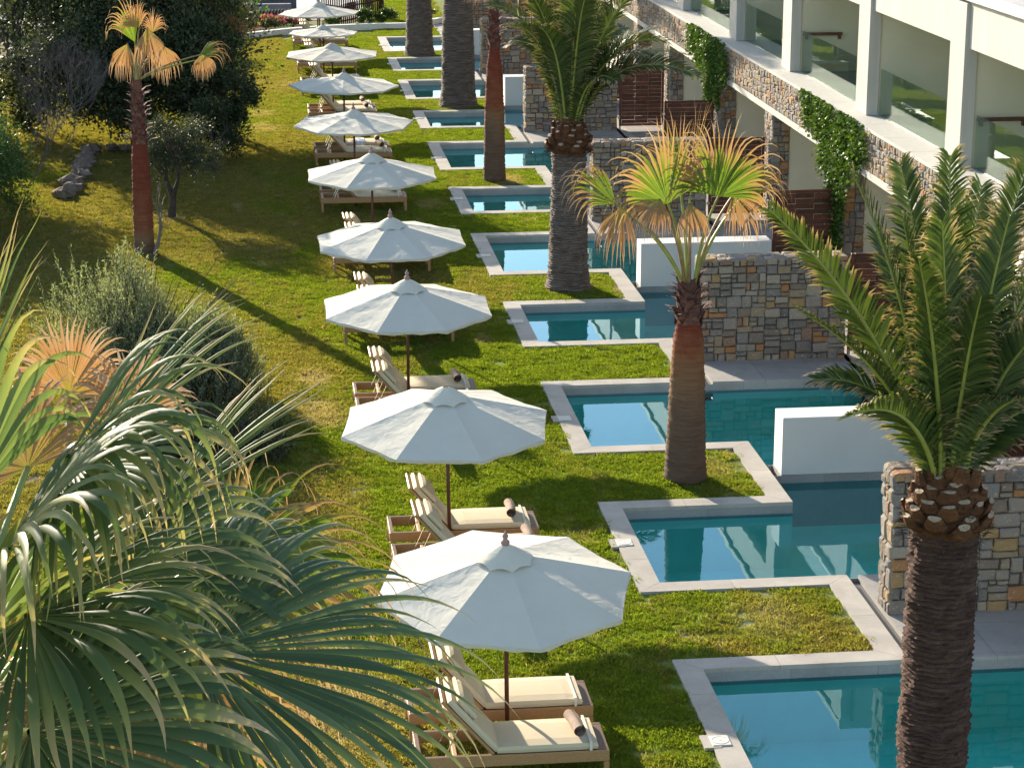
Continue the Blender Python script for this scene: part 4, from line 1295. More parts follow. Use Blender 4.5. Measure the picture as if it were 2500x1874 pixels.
for (x, yy, rb, rm, lab, sd) in [(6.49, 71.4, .56, .40, 'grey date palm trunk, second from the back, wide at the base, crown out of view', 6),
                                 (6.2, 84.4, .52, .36, 'farthest date palm trunk, thick and grey, crown out of view above the picture', 7)]:
    fr = []
    r_ = random.Random(sd)
    for k in range(20):
        a = k * 137.5; e = r_.uniform(5, 80)
        fr += ring_fronds(x, yy, 7.9, [(a, e, 3.0, .5, .5)])
    date_palm(lab, x, yy, 7.2, rb, rm, fr, sd, flare=1.3)

# ---------------------------------------------------------------- fan palms
def fan_leaf(hub, out, nrm, Rl, nseg, spread, seed, mat, stiff=1.0, tipw=.0, droop=1.0, width=1.0, steps=11, join=.45, thread=False):
    """pleated fan: out = direction of the middle segment, nrm = upper side"""
    r = np.random.default_rng(seed)
    hub = Vector(hub); out = Vector(out).normalized(); nrm = Vector(nrm)
    nrm = (nrm - out * nrm.dot(out)).normalized(); side = nrm.cross(out)
    V = []; A = []; Fc = []
    dth = rad(spread) / nseg
    for k in range(nseg):
        th = -rad(spread) / 2 + dth * (k + .5)
        d = (out * math.cos(th) + side * math.sin(th)).normalized()
        lat0 = (side * math.cos(th) - out * math.sin(th)).normalized()
        L = Rl * (1 - .22 * (abs(th) / (rad(spread) / 2)) ** 2) * r.uniform(.9, 1.08)
        d = (d + nrm * (.10 + .05 * r.normal())).normalized()
        p = hub.copy(); ds = L / steps; dirn = d.copy(); o = len(V)
        bend = r.uniform(.55, 1.35) * droop; tw = r.normal() * .5
        for j in range(steps + 1):
            s = j / steps
            wfull = 2 * (s * L) * math.tan(dth / 2) * 1.02
            if s <= join: w = wfull
            else: w = 2 * (join * L) * math.tan(dth / 2) * (1 - ((s - join) / (1 - join)) ** 1.3) * width + .0035 * Rl * (1 - s * .8)
            lat = (lat0 - dirn * lat0.dot(dirn))
            lat = lat.normalized() if lat.length > 1e-4 else lat0
            up_ = dirn.cross(lat).normalized()
            if up_.dot(nrm) < 0 and s <= join: up_ = -up_
            fold = w * (.32 if s < join else .22)
            V += [p - lat * w / 2, p + up_ * fold, p + lat * w / 2]
            A += [s, s, s]
            g = (max(0, s - .25) ** 1.5) * bend * 1.0 / max(.2, stiff)
            hz = math.sqrt(max(0, 1 - dirn.z * dirn.z)) if dirn.z > 0 else 1.0
            dirn = (dirn + Vector((0, 0, -1)) * g * (.15 + .85 * hz) * 13.0 / steps).normalized()
            if s > .7:
                dirn = (dirn + lat0 * .05 * math.sin(s * 17 + tw * 5) + Vector(r.normal(0, .045, 3))).normalized()
            p = p + dirn * ds
        for j in range(steps):
            a = o + j * 3
            Fc += [(a, a + 1, a + 4, a + 3), (a + 1, a + 2, a + 5, a + 4)]
    return np_mesh('fan_leaf', np.array([tuple(v) for v in V]), np.array(Fc), mat, np.array(A))

def fan_palm(label, x, y, H, rb, rt, leaves, seed, group='slim fan palms', boots=(.55, 1.0), leafmat='fan_leaf', prof=None, droop=1.0, bands=None):
    t = thing('fan_palm', label, 'palm tree', (x, y, 0), group=group)
    rr = np.random.default_rng(seed)
    N = 28; nr = int(H / .045); vs = []; fs = []; at_ = []
    for j in range(nr + 1):
        z = H * j / nr; f = j / nr
        r_ = rb + (rt - rb) * f ** .8 + .05 * math.exp(-z * 4)
        if prof: r_ = np.interp(f, [p[0] for p in prof], [p[1] for p in prof])
        for k in range(N):
            a = 2 * math.pi * k / N
            q = r_ + (.010 if j % 2 else -.007) + rr.uniform(-.005, .005) + .022 * noise.noise(Vector((math.cos(a) * 4, math.sin(a) * 4, z * 14 + seed))) * (1.2 if f < .62 else .25)
            vs.append((math.cos(a) * q, math.sin(a) * q, z)); at_.append(float(np.interp(f, *bands)) if bands else f)
    for j in range(nr):
        for k in range(N): fs.append((j*N+k, j*N+(k+1)%N, (j+1)*N+(k+1)%N, (j+1)*N+k))
    m = MB(); m.add(vs, fs, at_); m.build('trunk', M['fan_bark'], t, smooth=True, attr_name='tip')
    # old leaf bases standing off the upper trunk
    bz0, bz1 = boots; nb = 44
    for k in range(nb):
        f = bz0 + (bz1 - bz0) * k / nb; a = k * 2.39996 + rr.uniform(-.2, .2)
        rloc = rb + (rt - rb) * f ** .8
        if prof: rloc = np.interp(f, [p[0] for p in prof], [p[1] for p in prof])
        d = Vector((math.cos(a), math.sin(a), 0)); side = Vector((-d.y, d.x, 0))
        p = d * (rloc - .01) + Vector((0, 0, H * f)); w = rloc * .75; h = .22 * rr.uniform(.7, 1.3)
        m = MB(); flare = rr.uniform(.10, .22)
        vs = [p - side * w, p + side * w, p + d * .03 + Vector((0, 0, h * .5)) + side * w * .62, p + d * .03 + Vector((0, 0, h * .5)) - side * w * .62,
              p + d * flare * .7 + Vector((0, 0, h * .9)) + side * w * .25, p + d * flare * .7 + Vector((0, 0, h * .9)) - side * w * .25,
              p + d * (flare + .05) + Vector((0, 0, h * 1.05)) + side * w * .3, p + d * (flare + .05) + Vector((0, 0, h * .98)) - side * w * .35]
        back = [v - d * .018 for v in vs]
        fs = [(0,1,2,3),(3,2,4,5),(5,4,6,7)]; fb = [(11,10,9,8),(13,12,10,11),(15,14,12,13)]
        sd = [(0,3,11,8),(3,5,13,11),(5,7,15,13),(1,9,10,2),(2,10,12,4),(4,12,14,6),(6,14,15,7)]
        m.add(vs + back, fs + fb + sd); m.build('leaf_base', M['boots'], t)
    C0 = Vector((0, 0, H - .02)); loc = Vector((x, y, 0))
    for i, lf in enumerate(leaves):
        hub, out, nrm, Rl, mt, dr = lf[:6]
        sp = lf[6] if len(lf) > 6 else 190
        hub = Vector(hub) - loc
        me = fan_leaf(hub, out, nrm, Rl, max(14, int(sp / 4.2)), sp, seed * 31 + i, M[mt], droop=dr * droop, join=.55, width=.55)
        l = link('fan_leaf', me, t)
        d = hub - C0; mid = C0 + d * .5 + Vector((0, 0, .10 + .10 * d.length))
        if d.z > 0: mid = C0 + Vector((d.x * .35, d.y * .35, d.z * .6))
        m = MB(); cv = bez(C0 + Vector((d.x, d.y, 0)).normalized() * rt * .4, mid, hub, 9); m.tube(cv, [.032 - .0018 * q for q in range(10)], 6, cap=False)
        m.build('petiole', M['petiole_brown' if 'dead' in mt else 'petiole'], l, smooth=True)
    return t
def leaf_at(px, py, Y, out, nrm, Rl, mt='fan_leaf', dr=1.0, sp=190):
    return (at(px, py, Y), out, nrm, Rl, mt, dr, sp)
# middle fan palm (yellow tipped)
y = 32.4
LV = [leaf_at(1443, 440, y - .15, (-.32, .1, 1), (.1, -1, .1), 1.30, dr=1.6, sp=150), leaf_at(1552, 424, y - .2, (.16, .15, 1), (-.1, -1, .15), 1.25, dr=1.6, sp=175),
      leaf_at(1331, 441, y + .0, (-1, .1, .75), (.25, -.7, .7), 1.15, dr=2.2, sp=90), leaf_at(1490, 430, y + .3, (.04, .2, 1), (1, -.3, .1), 1.5, dr=.9, sp=34),
      leaf_at(1600, 430, y + .4, (.85, .3, .75), (-.4, -.6, .7), 1.1, dr=2.0, sp=80), leaf_at(1468, 400, y + .5, (-.15, .4, 1), (-.3, -1, .2), 1.2, dr=1.2, sp=50),
      leaf_at(1425, 430, y - .3, (-.5, -.3, -.7), (-.4, -.8, .4), .75, 'fan_leaf_dead', 1.7, 120), leaf_at(1345, 445, y + .1, (-.2, -.2, -1), (-.5, -.8, .2), .95, 'fan_leaf_dead', 1.7, 90),
      leaf_at(1490, 440, y - .5, (.1, -.3, -.9), (0, -1, .2), .70, 'fan_leaf_dead', 1.8, 90), leaf_at(1585, 420, y + .1, (.5, -.1, -.8), (.3, -.8, .4), .85, 'fan_leaf_dead', 1.6, 130)]
fan_palm('fan palm with a brown, orange and red trunk and yellow-tipped fans, right of the centre', 6.47, y, 3.08, .315, .20, LV, 12, boots=(.80, 1.0),
         prof=[(0, .335), (.12, .31), (.35, .285), (.55, .262), (.72, .235), (.80, .19), (.9, .155), (1, .13)])
# left fan palm
y = 50.0
LV = [leaf_at(292, 92, y - .1, (-.42, .0, 1), (.3, -1, .1), 1.15, dr=2.2, sp=60), leaf_at(425, 130, y + .0, (1, .1, .62), (-.3, -.6, .8), 1.05, dr=2.6, sp=62),
      leaf_at(318, 60, y - .3, (.1, -.3, -1), (.2, -1, .1), 1.15, 'fan_leaf_dead', 1.7, 80), leaf_at(345, 95, y + .3, (.25, .1, -1), (0, -1, .2), .95, 'fan_leaf_dead', 1.8, 90),
      leaf_at(275, 95, y + .3, (-.3, .1, -1), (0, -1, .2), .9, 'fan_leaf_dead', 1.8, 90), leaf_at(435, 118, y - .1, (.2, -.2, -1), (0, -1, .3), .62, 'fan_leaf_dead', 1.5, 110),
      leaf_at(330, 70, y + .2, (.1, .1, 1), (.5, -1, .1), .55, 'fan_leaf_dead', 2.4, 120), leaf_at(300, 60, y - .2, (-.4, -.2, .9), (.3, -1, .1), .75, 'fan_leaf_dead', 2.6, 110)]
fan_palm('slim fan palm on the left with a red banded trunk and hanging orange dead leaves', -2.66, y, 3.95, .24, .13, LV, 13, boots=(.62, .93), bands=([0, .06, .14, .56, 1], [0, .42, .68, .82, 1]),
         prof=[(0, .23), (.3, .215), (.55, .19), (.66, .155), (.8, .125), (.9, .11), (1, .10)])
# third fan palm by the pools, its crown above the picture
y = 58.1
LV = [(Vector((6.1, y, 5.6)), (-.6, 0, .7), (.5, -.6, .6), 1.1, 'fan_leaf', 1.1), (Vector((6.7, y - .2, 5.7)), (.6, 0, .8), (-.5, -.6, .6), 1.1, 'fan_leaf', 1.1), (Vector((6.3, y + .4, 5.9)), (0, .5, 1), (0, -1, .3), 1.1, 'fan_leaf', 1.0),
      (Vector((6.45, y - .4, 5.5)), (.1, -.6, .2), (0, -.4, 1), .9, 'fan_leaf_dead', 1.6), (Vector((5.9, y - .2, 5.15)), (-.5, -.2, -.1), (0, -.5, 1), .8, 'fan_leaf_dead', 1.8)]
fan_palm('slim palm with a long red trunk standing between the sixth and eighth pools', 6.24, y, 4.9, .29, .12, LV, 14, boots=(.70, .99), bands=([0, .33, .40, .68, 1], [.1, .48, .69, .82, 1]),
         prof=[(0, .30), (.12, .28), (.35, .265), (.45, .24), (.62, .20), (.68, .15), (.85, .11), (1, .10)])
# palm behind the dark tree, upper left
y = 66.0
LV = [leaf_at(480, 60, y, (-.7, .1, .8), (.4, -.8, .4), 1.0, dr=1.2), leaf_at(500, 45, y + .2, (.8, .2, .75), (-.4, -.8, .4), 1.0, dr=1.1), leaf_at(500, 70, y - .2, (.3, -.3, .9), (0, -1, .3), .9, 'fan_leaf_dead', 1.4), leaf_at(470, 50, y + .3, (0, .2, 1), (0, -1, .2), .9, dr=1.0)]
fan_palm('fan palm whose pale orange fronds stick out above the dark tree, top left', at(478, 100, y).x, y, 2.7, .15, .11, LV, 15, boots=(.7, 1.0))

# big fan palm in the left foreground, close to the viewer
yf = 10.3
BP = thing('fan_palm', 'huge fan palm crown filling the lower left foreground', 'palm tree', (0, 0, 0))
cc = at(-170, 1760, yf)
m = MB(); m.tube([(cc.x, cc.y, 0), (cc.x + .05, cc.y, cc.z * .5), (cc.x, cc.y, cc.z - .1)], [.42, .36, .34], 24); m.build('trunk', M['fan_bark'], BP, smooth=True)
def big_leaf(hub, tip, nrm, Rl, seed, mt='fan_leaf_big', dr=1.0, sp=200, start=None, nseg=None, width=1.25, stiff=1.0, join=.55):
    nseg = nseg or max(14, int(sp / 4.5)); dr = dr * .62
    hub = Vector(hub); out = Vector(tip) - hub
    me = fan_leaf(hub, out, nrm, Rl, nseg, sp, seed, M[mt], droop=dr, join=join, steps=16, width=width * .75, stiff=stiff)
    l = link('fan_leaf', me, BP)
    s = Vector(start) if start is not None else cc
    d = hub - s
    cv = bez(s, s + d * .5 + Vector((0, 0, .22)), hub, 10)
    m = MB(); m.tube(cv, [.034 - .0015 * q for q in range(11)], 6, cap=False); m.build('petiole', M['petiole'], l, smooth=True)
A_ = at
big_leaf(A_(428, 1407, 9.6), A_(1000, 1450, 9.8), (.10, -.5, 1), 1.56, 201, 'fan_leaf_deep', dr=1.15, sp=180, nseg=48, join=.5, start=A_(40, 1680, 10.0))
big_leaf(A_(236, 1256, 10.0), A_(590, 1330, 9.8), (.12, -.8, .75), 1.0, 202, 'fan_leaf_deep', dr=1.3, sp=220, join=.66, start=A_(60, 1600, 10.2))
big_leaf(A_(66, 1580, 9.0), A_(420, 1660, 8.8), (.1, -.7, .8), 1.1, 203, 'fan_leaf_deep', dr=.8, sp=220, join=.7)
big_leaf(A_(190, 985, 10.6), A_(440, 720, 10.9), (-.5, -.6, .6), 1.12, 204, dr=.45, sp=38, stiff=1.2)
big_leaf(A_(200, 1000, 10.4), A_(420, 980, 10.0), (.1, -.6, .8), 1.05, 218, dr=2.3, sp=90)
big_leaf(A_(330, 1110, 10.8), A_(640, 860, 11.2), (-.4, -.5, .8), 1.12, 205, dr=.4, sp=40, stiff=1.5)
big_leaf(A_(150, 985, 9.7), A_(330, 950, 9.2), (-.1, -.8, .8), 1.05, 207, dr=2.2, sp=150)
big_leaf(A_(-60, 1080, 9.9), A_(-40, 900, 10.0), (.1, -.9, .4), 1.0, 208, dr=2.4, sp=80)
big_leaf(A_(-110, 1000, 10.5), A_(-20, 720, 10.8), (-.3, -.8, .5), 1.3, 209, dr=.6, sp=20, stiff=1.3)
big_leaf(A_(20, 1180, 9.4), A_(170, 1100, 8.8), (0, -.7, .9), 1.2, 210, dr=1.5, sp=200)
big_leaf(A_(60, 1330, 9.3), A_(260, 1420, 8.8), (.1, -.7, .8), 1.1, 211, dr=1.3, sp=210, join=.62)
big_leaf(A_(400, 1240, 10.9), A_(700, 1150, 11.2), (0, -.4, 1), .95, 212, dr=.9, sp=170)
big_leaf(A_(190, 1420, 10.6), A_(420, 1480, 10.8), (.1, -.6, .8), 1.1, 213, dr=1.3, sp=210, join=.66)
big_leaf(A_(-70, 1400, 9.6), A_(-20, 1200, 9.4), (.4, -.9, .4), 1.1, 214, dr=1.2, sp=200)
for q, (hx, hy, tx, ty) in enumerate([(330, 1330, 520, 1330), (150, 1300, 300, 1400), (480, 1230, 640, 1250), (360, 1500, 470, 1560), (90, 1180, 200, 1230)]):
    big_leaf(A_(hx, hy, 11.6), A_(tx, ty, 11.6), (.1, -.7, .8), 1.3, 240 + q, 'fan_leaf', dr=2.6, sp=190, nseg=40, width=.35)
# old dead fans hanging at the back of it
big_leaf(A_(150, 850, 13.5), A_(150, 640, 13.6), (.05, -1, .2), .50, 231, 'fan_leaf_dead', dr=1.6, sp=190, nseg=44, width=1.6, start=A_(150, 1100, 12.5))
big_leaf(A_(285, 905, 13.2), A_(300, 760, 13.4), (.2, -1, .4), .50, 232, 'fan_leaf_dead', dr=1.5, sp=200, nseg=40, width=1.6, start=A_(250, 1100, 12.3))
big_leaf(A_(60, 1010, 12.8), A_(20, 900, 13), (-.2, -1, .4), .7, 233, 'fan_leaf_dead', dr=1.8, sp=200, nseg=40)
big_leaf(A_(300, 1470, 10.2), A_(360, 1540, 10), (.1, -.8, .2), .75, 234, 'fan_leaf_dead', dr=2.0, sp=200, nseg=40)
big_leaf(A_(170, 1500, 10.4), A_(170, 1600, 10), (.1, -.8, .2), .75, 235, 'fan_leaf_dead', dr=2.0, sp=200, nseg=40)

# ---------------------------------------------------------------- trees and shrubs
def tree(name, label, cat, loc, blobs, nleaf, size, mat, seed, trunk_h=1.2, tr=.16, depth=3, aspect=.5, spread=.7, group=None, shell=.5, lump=.35, kids_=3):
    t = thing(name, label, cat, (0, 0, 0), group=group)
    rr = random.Random(seed); m = MB()
    branch(m, (loc[0], loc[1], -.05), (rr.uniform(-.2, .2), rr.uniform(-.2, .2), 1), trunk_h, tr, depth, rr, spread, .2, kids_, .75, None, 7)
    m.build('trunk', M['twig_dark'], t, smooth=True)
    P = blob_points(blobs, nleaf, seed, shell, lump)
    leaf_cards('foliage', P, size, M[mat], t, aspect, .25, seed)
    return t
tree('evergreen_tree', 'large dark evergreen tree filling the upper left corner behind the slim palm', 'tree', (-3.2, 65.5, 0),
     [(-3.2, 65.0, 2.6, 2.7, 2.4, 1.9), (-1.6, 64.6, 2.2, 1.7, 1.8, 1.5), (-4.8, 64.6, 2.3, 2.0, 1.9, 1.6), (-2.6, 66.2, 4.2, 2.4, 2.2, 1.6), (-4.3, 66.2, 4.4, 1.9, 2.0, 1.4), (-1.3, 63.4, 1.3, 1.1, 1.1, .9), (-3.3, 63.4, 1.5, 1.6, 1.0, .9)],
     90000, .13, 'tree_leaf', 71, 1.6, .2, 4)
tree('evergreen_tree', 'bright green leaved shrub rising behind the slim palm, near the top edge', 'tree', (-1.9, 69.0, 0),
     [(-1.9, 69.0, 3.4, 1.7, 1.5, 1.3), (-2.3, 69.0, 4.4, 1.3, 1.3, 1.0)], 16000, .13, 'tree_leaf2', 72, 1.6, .1, 3)
tree('evergreen_tree', 'dark tree at the far left corner, behind bare twigs', 'tree', (-7.0, 68.0, 0),
     [(-6.6, 68.0, 2.8, 2.0, 2.0, 2.0), (-5.6, 70.0, 4.6, 1.6, 2.0, 1.2), (-7.4, 66.0, 1.6, 1.8, 1.4, 1.4)], 30000, .13, 'tree_leaf', 73, 1.6, .15, 4)
tree('olive_tree', 'small olive tree with a twisted trunk beside the slim fan palm', 'tree', (-2.17, 54.0, 0),
     [(-1.8, 54.0, 1.75, .95, .9, .75), (-2.3, 54.2, 1.9, .8, .8, .6), (-1.45, 53.8, 1.45, .7, .6, .55)], 15000, .075, 'olive_tree_leaf', 74, .75, .11, 4, .3, .8, shell=.25, lump=.4)
# leaning bare forked stem in front of it
m = MB(); rr = random.Random(5)
branch(m, (-2.42, 49.6, 0), (.25, .1, 1), .75, .05, 4, rr, .75, .25, 2, .72, None, 6)
tag(m.build('forked_sapling', M['twig'], smooth=True), 'bare forked grey sapling just right of the slim fan palm trunk', 'sapling')
tree('grey_green_shrub', 'shrub of grey-green foliage under the olive tree and dark tree shade, middle left', 'shrub', (-1.2, 60.5, 0),
     [(-1.2, 61.6, 1.0, .9, .9, .9), (-.55, 62.4, 1.7, .6, .9, 1.0), (-2.3, 61.0, .8, .8, .7, .6)], 12000, .09, 'tree_leaf', 75, .5, .05, 3, shell=.3)

# upright twiggy shrub: every twig with narrow leaves
def twiggy(label, cx, cy, rx, ry, H, ntw, nleaf, seed, mat='olive_leaf', size=.07, name='grey_green_shrub'):
    t = thing(name, label, 'shrub', (0, 0, 0))
    r = np.random.default_rng(seed); rr = random.Random(seed)
    P = []; D = []; m = MB()
    CL = [(cx + r.uniform(-.62, .62) * rx, cy + r.uniform(-.6, .6) * ry, r.uniform(.30, .55), r.uniform(.55, 1.05)) for _ in range(13)]
    for k in range(ntw):
        a = r.uniform(0, 6.28); q = math.sqrt(r.uniform(0, 1)); lx, ly = math.cos(a) * q, math.sin(a) * q
        c_ = CL[r.integers(0, len(CL))]; wild = r.random() < .07
        off = math.hypot((c_[0] - cx) / rx, (c_[1] - cy) / ry)
        top = H * c_[3] * (1 - .35 * off) * math.sqrt(max(.08, 1 - .8 * q * q)) * r.uniform(.75, 1.06) * (1.14 if wild else 1)
        L = r.uniform(.35, .75) * (1.3 if wild else 1)
        k_ = 1.35 if wild else 1.0
        tip = Vector((c_[0] + lx * rx * c_[2] * k_, c_[1] + ly * ry * c_[2] * k_, top if r.random() < .62 else top * r.uniform(.35, 1)))
        d = Vector((lx * .55 + r.normal() * .22, ly * .55 + r.normal() * .22, 1.0)).normalized()
        base = tip - d * L
        if base.z < 0: base.z = 0
        mid = base.lerp(tip, .5) + Vector(r.normal(0, .02, 3))
        m.tube([base, mid, tip], [.006, .004, .002], 3, cap=False)
        n = nleaf
        s = np.linspace(.12, 1.0, n)
        bp = np.array(base)[None] * (1 - s[:, None]) + np.array(tip)[None] * s[:, None]
        P.append(bp); dd = r.normal(0, .55, (n, 3)) + np.array(d)[None] * .9; D.append(dd)
    for k in range(60):   # main stems
        a = rr.uniform(0, 6.28); q = rr.uniform(.2, .8)
        e = Vector((cx + math.cos(a) * q * rx, cy + math.sin(a) * q * ry, H * .75 * rr.uniform(.6, 1)))
        m.tube([(cx + math.cos(a) * .15, cy + math.sin(a) * .15, 0), ((cx + e.x) / 2, (cy + e.y) / 2, e.z * .6), e], [.02, .014, .006], 4, cap=False)
    m.build('stems', M['twig_dark'], t)
    leaf_cards('foliage', np.vstack(P), size, M[mat], t, .24, .1, seed, np.vstack(D))
twiggy('big round grey-green shrub left of the third umbrella, with upright twigs', -2.1, 38.6, 2.1, 1.8, 2.95, 3300, 26, 81)
twiggy('low dark shrub part at the foot of the big grey-green shrub', -.8, 34.6, 1.3, 1.0, 1.0, 700, 20, 82, 'olive_tree_leaf')
tree('clipped_shrub', 'leafy dark green bush at the left edge, halfway up', 'shrub', (-6.6, 52.0, 0), [(-6.4, 52.2, 1.3, 1.0, 1.5, 1.5), (-6.9, 54.5, 1.6, 1.2, 1.5, 1.4)], 22000, .09, 'hedge_leaf', 84, .5, .06, 3)

tree('evergreen_tree', 'dark dense tree mostly past the left edge, added to shade the bed and rocks', 'tree', (-8.3, 57.0, 0),  # added mostly out of view, to cast shade over the left bed
     [(-8.4, 57.5, 2.4, 1.5, 2.2, 1.8), (-8.2, 54.5, 1.9, 1.3, 1.8, 1.5), (-8.8, 60.5, 2.8, 1.6, 2.0, 1.8), (-7.3, 50.3, 1.2, 1.0, 1.4, 1.1)], 45000, .12, 'tree_leaf', 76, 1.5, .16, 4)
# bare twigs at the left
def bare(label, bases, seed, L=1.2, depth=5):
    m = MB(); rr = random.Random(seed)
    for (x, y, z, dx) in bases:
        branch(m, (x, y, z), (dx, rr.uniform(-.3, .1), 1), L, .02, depth, rr, .75, .10, 3, .74, None, 4)
    tag(m.build('bare_branches', M['twig']), label, 'bare bush')
bare('tangle of bare grey twigs in front of the dark tree at the left edge', [(-5.9, 60.5, .2, .5), (-5.5, 61, .2, .3), (-6.3, 61, .4, .4), (-5.2, 61.5, .3, .1), (-6.0, 59.5, .1, .6)], 91)
bare('second tangle of bare twigs, lower, beside the leafy bush', [(-5.9, 56.6, .3, .7), (-6.3, 57.2, .5, .6)], 92, .9, 4)

# rocks bordering the bed
def rock(label, x, y, s, seed):
    r = random.Random(seed); m = MB(); N, J = 12, 7; vs = []; fs = []
    for j in range(J + 1):
        ph = math.pi * j / J
        for k in range(N):
            a = 2 * math.pi * k / N; d = Vector((math.sin(ph) * math.cos(a), math.sin(ph) * math.sin(a), math.cos(ph)))
            q = 1 + .42 * noise.noise(d * 1.6 + Vector((seed, 0, 0))) + .16 * noise.noise(d * 4 + Vector((seed, 0, 0)))
            vs.append((d.x * q * s, d.y * q * s * 1.1, d.z * q * s * .62))
    fs = [(j*N+k, (j+1)*N+k, (j+1)*N+(k+1)%N, j*N+(k+1)%N) for j in range(J) for k in range(N)]
    m.add(vs, fs)
    o = m.build('rock', M['rock'], loc=(x, y, s * .3)); o.rotation_euler = (0, 0, r.uniform(0, 6)); tag(o, label, 'rock', 'rocks edging the planted bed')
RK = [(-5.0, 57.0, .27, 'rust coloured rock at the near end of the row'), (-4.85, 57.7, .25, 'second rock from the near end of the row'), (-4.95, 58.6, .30, 'third rock, pale with dark cracks'),
      (-4.75, 59.6, .27, 'fourth rock in the row, brownish'), (-4.85, 60.6, .25, 'fifth rock in the row, low'), (-4.8, 61.4, .30, 'broad pale rock in the middle of the row'),
      (-4.85, 62.4, .27, 'rock just past the middle of the row'), (-4.75, 63.4, .30, 'rock at the bend of the row'), (-4.2, 64.1, .20, 'small pale rock past the bend'),
      (-3.8, 64.0, .19, 'small rock second past the bend'), (-3.4, 63.9, .19, 'small rock third past the bend'), (-3.05, 63.9, .26, 'last rock of the row by the palm trunk')]
for i, (x, y, s, l) in enumerate(RK): rock(l, x, y, s, i * 3 + 1)

# ---------------------------------------------------------------- far end
# white kerb curving round the end of the lawn
kp = [(-3.2, 87.6), (-1.8, 89.0), (-.47, 90.24), (1.27, 91.66), (3.0, 92.6), (4.6, 93.0), (6.4, 93.1), (7.65, 94.62), (8.33, 95.44), (10.5, 97.0)]
m = MB(); L_ = []; R_ = []
for i, (x, y) in enumerate(kp):
    a = kp[max(0, i - 1)]; b = kp[min(len(kp) - 1, i + 1)]; d = Vector((b[0] - a[0], b[1] - a[1], 0)).normalized(); n_ = Vector((-d.y, d.x, 0)) * .13
    L_.append((x + n_.x, y + n_.y)); R_.append((x - n_.x, y - n_.y))
m.add([(*p, z) for p in L_ for z in (-.05, .22)] + [(*p, z) for p in R_ for z in (-.05, .22)],
      [f for i in range(len(kp) - 1) for f in ((2*i+1, 2*i+3, 2*(i+1+len(kp))+1, 2*(i+len(kp))+1), (2*(i+len(kp)), 2*(i+len(kp))+1, 2*(i+1+len(kp))+1, 2*(i+1+len(kp))), (2*i, 2*i+2, 2*i+3, 2*i+1))])
tag(m.build('white_kerb', M['kerb']), 'low curved white kerb closing the far end of the lawn', 'kerb')
rects('path', [(-30, 4.4, 96.6, 97.6)], -.012, M['pave_red'], kind='structure')
def box_thing(name, lab, cat, mat, *a, b=.01):
    m = MB(); m.bbox(*a, b); return tag(m.build(name, M[mat]), lab, cat)
box_thing('grey_basin_wall', 'low grey concrete wall behind the picket fence, top left of the umbrellas', 'wall', 'asphalt', -6.0, 1.6, 98.0, 98.3, -.02, .55)
rects('pavement', [(-30, 1.6, 98.3, 101.2)], -.008, M['pave_pale'], kind='structure')
rects('road', [(-60, 4.4, 101.2, 112)], -.012, M['asphalt'], kind='structure')
box_thing('dark_wall', 'dark grey wall at the very top, left of the farthest umbrella', 'wall', 'concrete_dark', -30, 1.9, 101.3, 101.6, -.02, .75)
rects('patio', [(1.7, 5.0, 97.7, 106)], -.006, M['pave_pale'], kind='structure')
# picket fences
def picket_run(label, p0, p1, n, h=.62, corner=False):
    t = thing('picket_fence', label, 'fence', group='dark picket fences at the far end')
    p0, p1 = Vector((*p0, 0)), Vector((*p1, 0)); d = (p1 - p0).normalized(); L = (p1 - p0).length
    me = MB(); w = .04
    me.prism([(-w, -.012), (w, -.012), (w, .012), (-w, .012)], 0, 1); 
    pm = MB(); pm.add([(-w, -.012, 0), (w, -.012, 0), (w, -.012, h - .05), (0, -.012, h), (-w, -.012, h - .05), (-w, .012, 0), (w, .012, 0), (w, .012, h - .05), (0, .012, h), (-w, .012, h - .05)],
        [(0,1,2,3,4), (9,8,7,6,5), (0,5,6,1), (1,6,7,2), (2,7,8,3), (3,8,9,4), (4,9,5,0)])
    mesh = pm.mesh('picket', M['picket'])
    for k in range(n):
        o = link('picket', mesh, t, loc=p0 + d * L * (k + .5) / n); o.rotation_euler = (0, 0, math.atan2(d.y, d.x))
    nrm = Vector((-d.y, d.x, 0)) * .02
    for z in (.14, h - .2):
        m = MB(); m.prism([((p0 + nrm).x, (p0 + nrm).y), ((p1 + nrm).x, (p1 + nrm).y), ((p1 + nrm * 2.2).x, (p1 + nrm * 2.2).y), ((p0 + nrm * 2.2).x, (p0 + nrm * 2.2).y)], z, z + .06)
        m.build('rail', M['picket'], t)
picket_run('dark picket fence behind the pink flowers, top left of the umbrellas', (-2.4, 94.2), (2.2, 95.6), 34)
picket_run('dark picket fence running up to the corner post, right of the tenth umbrella', (3.6, 94.3), (5.45, 97.4), 20, .9)
picket_run('tall dark board fence behind the corner post at the top', (5.4, 97.6), (3.0, 101.5), 26, 1.1)
m = MB(); m.bbox(5.40, 5.62, 97.4, 97.62, 0, 1.3, .01); tag(m.build('fence_post', M['picket']), 'thick dark corner post of the picket fence at the top', 'post')
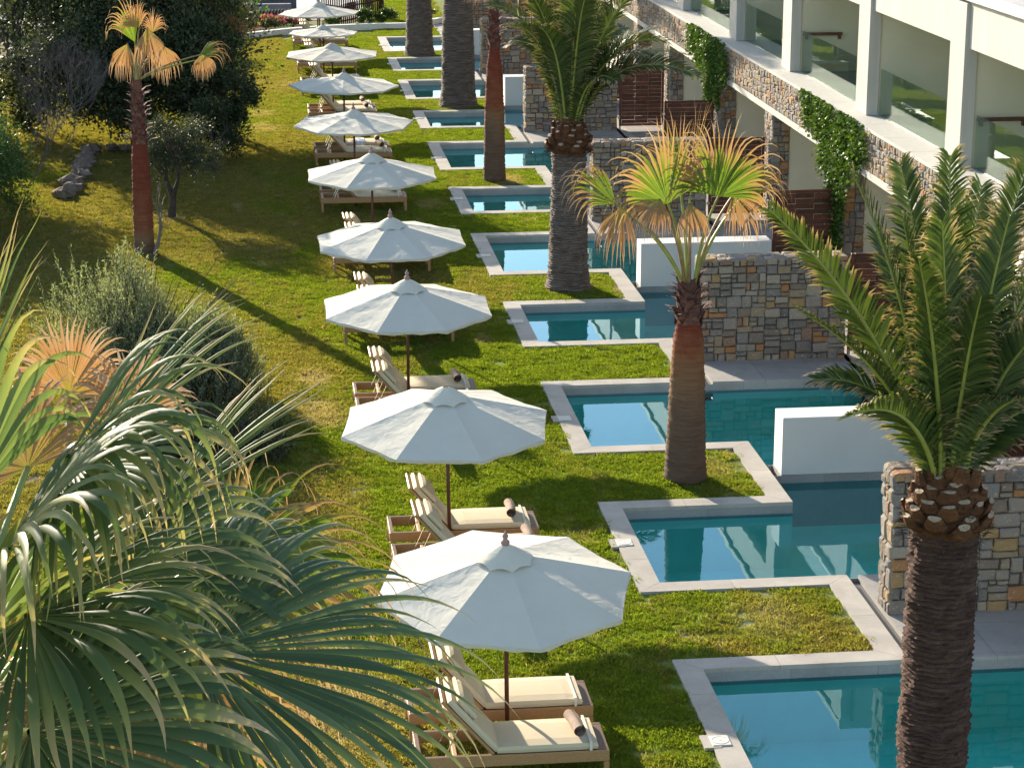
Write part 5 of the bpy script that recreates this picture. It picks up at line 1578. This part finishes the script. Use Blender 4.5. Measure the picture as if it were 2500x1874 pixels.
# flowers and shrubs at the far end
def bed(name, lab, blobs, n, size, mat, seed, flower=None):
    t = thing(name, lab, 'plant')
    P = blob_points(blobs, n, seed, .2, .3); leaf_cards('foliage', P, size, M[mat], t, .5, .4, seed)
    m = MB(); rr = random.Random(seed)
    for b in blobs:
        for _ in range(6): m.tube([(b[0], b[1], 0), (b[0] + rr.uniform(-1, 1) * b[3] * .6, b[1], b[2])], .01, 4, cap=False)
    m.build('stems', M['twig_dark'], t)
    if flower:
        P = blob_points([(b[0], b[1], b[2] + .04, b[3], b[4], b[5]) for b in blobs], flower, seed + 1, .8, .2); leaf_cards('flowers', P, .10, M['pink'], t, .9, .6, seed + 1)
bed('flowering_shrub', 'pink flowering shrubs along the picket fence behind the white kerb', [(-.6, 92.6, .25, .7, .5, .3), (.5, 93.4, .25, .7, .5, .3), (1.6, 94.0, .22, .7, .5, .28)], 4500, .1, 'tree_leaf', 95, 1000)
bed('low_hedge', 'grey-green bush at the left end of the white kerb', [(-1.9, 90.8, .5, .8, .8, .55), (-1.2, 89.2, .35, .5, .6, .4), (-2.0, 86.0, .8, .9, 1.2, .9)], 9000, .09, 'olive_leaf', 96)
bed('low_hedge', 'bright green bush in front of the dark picket fence, right of the tenth umbrella', [(4.6, 94.4, .3, .5, .4, .35), (5.4, 94.9, .3, .55, .4, .35), (3.4, 94.0, .25, .5, .4, .3)], 6000, .1, 'hedge_leaf', 97)
bed('low_hedge', 'small green bush behind the kerb beside the farthest palm trunk', [(7.2, 96.0, .25, .6, .5, .3)], 2500, .1, 'hedge_leaf', 98, 120)

# steel pool handrail and gravel strip at the right edge
m = MB()
for dx in (0, .42):
    m.tube([(11.30 + dx, 33.1, -.2), (11.30 + dx, 33.1, .38), (11.36 + dx, 33.2, .52), (11.50 + dx, 33.45, .56), (11.58 + dx, 33.75, .45), (11.60 + dx, 33.8, -.01)], .021, 8)
tag(m.build('steel_handrail', M['steel'], smooth=True), 'curved stainless steel pool handrail at the right edge behind the palm', 'handrail')
r = np.random.default_rng(3); vs = []; m = MB()
for k in range(1400):
    x, y = r.uniform(11.25, 12.2), r.uniform(26.95, 32.3); s = r.uniform(.02, .045)
    m.add([(x - s, y, 0), (x + s, y - s * .4, 0), (x + s * .3, y + s, 0), (x, y, s * 1.1)], [(0, 1, 3), (1, 2, 3), (2, 0, 3)])
m.build('gravel', M['pebble'], kind='stuff')
# white pole standing in the third pool
m = MB(); m.tube([(10.05, 34.0, -1.0), (10.05, 34.0, .42)], .016, 8); tag(m.build('white_pole', M['kerb'], smooth=True), 'thin white upright pole rising from the third pool by the white wall', 'pole')
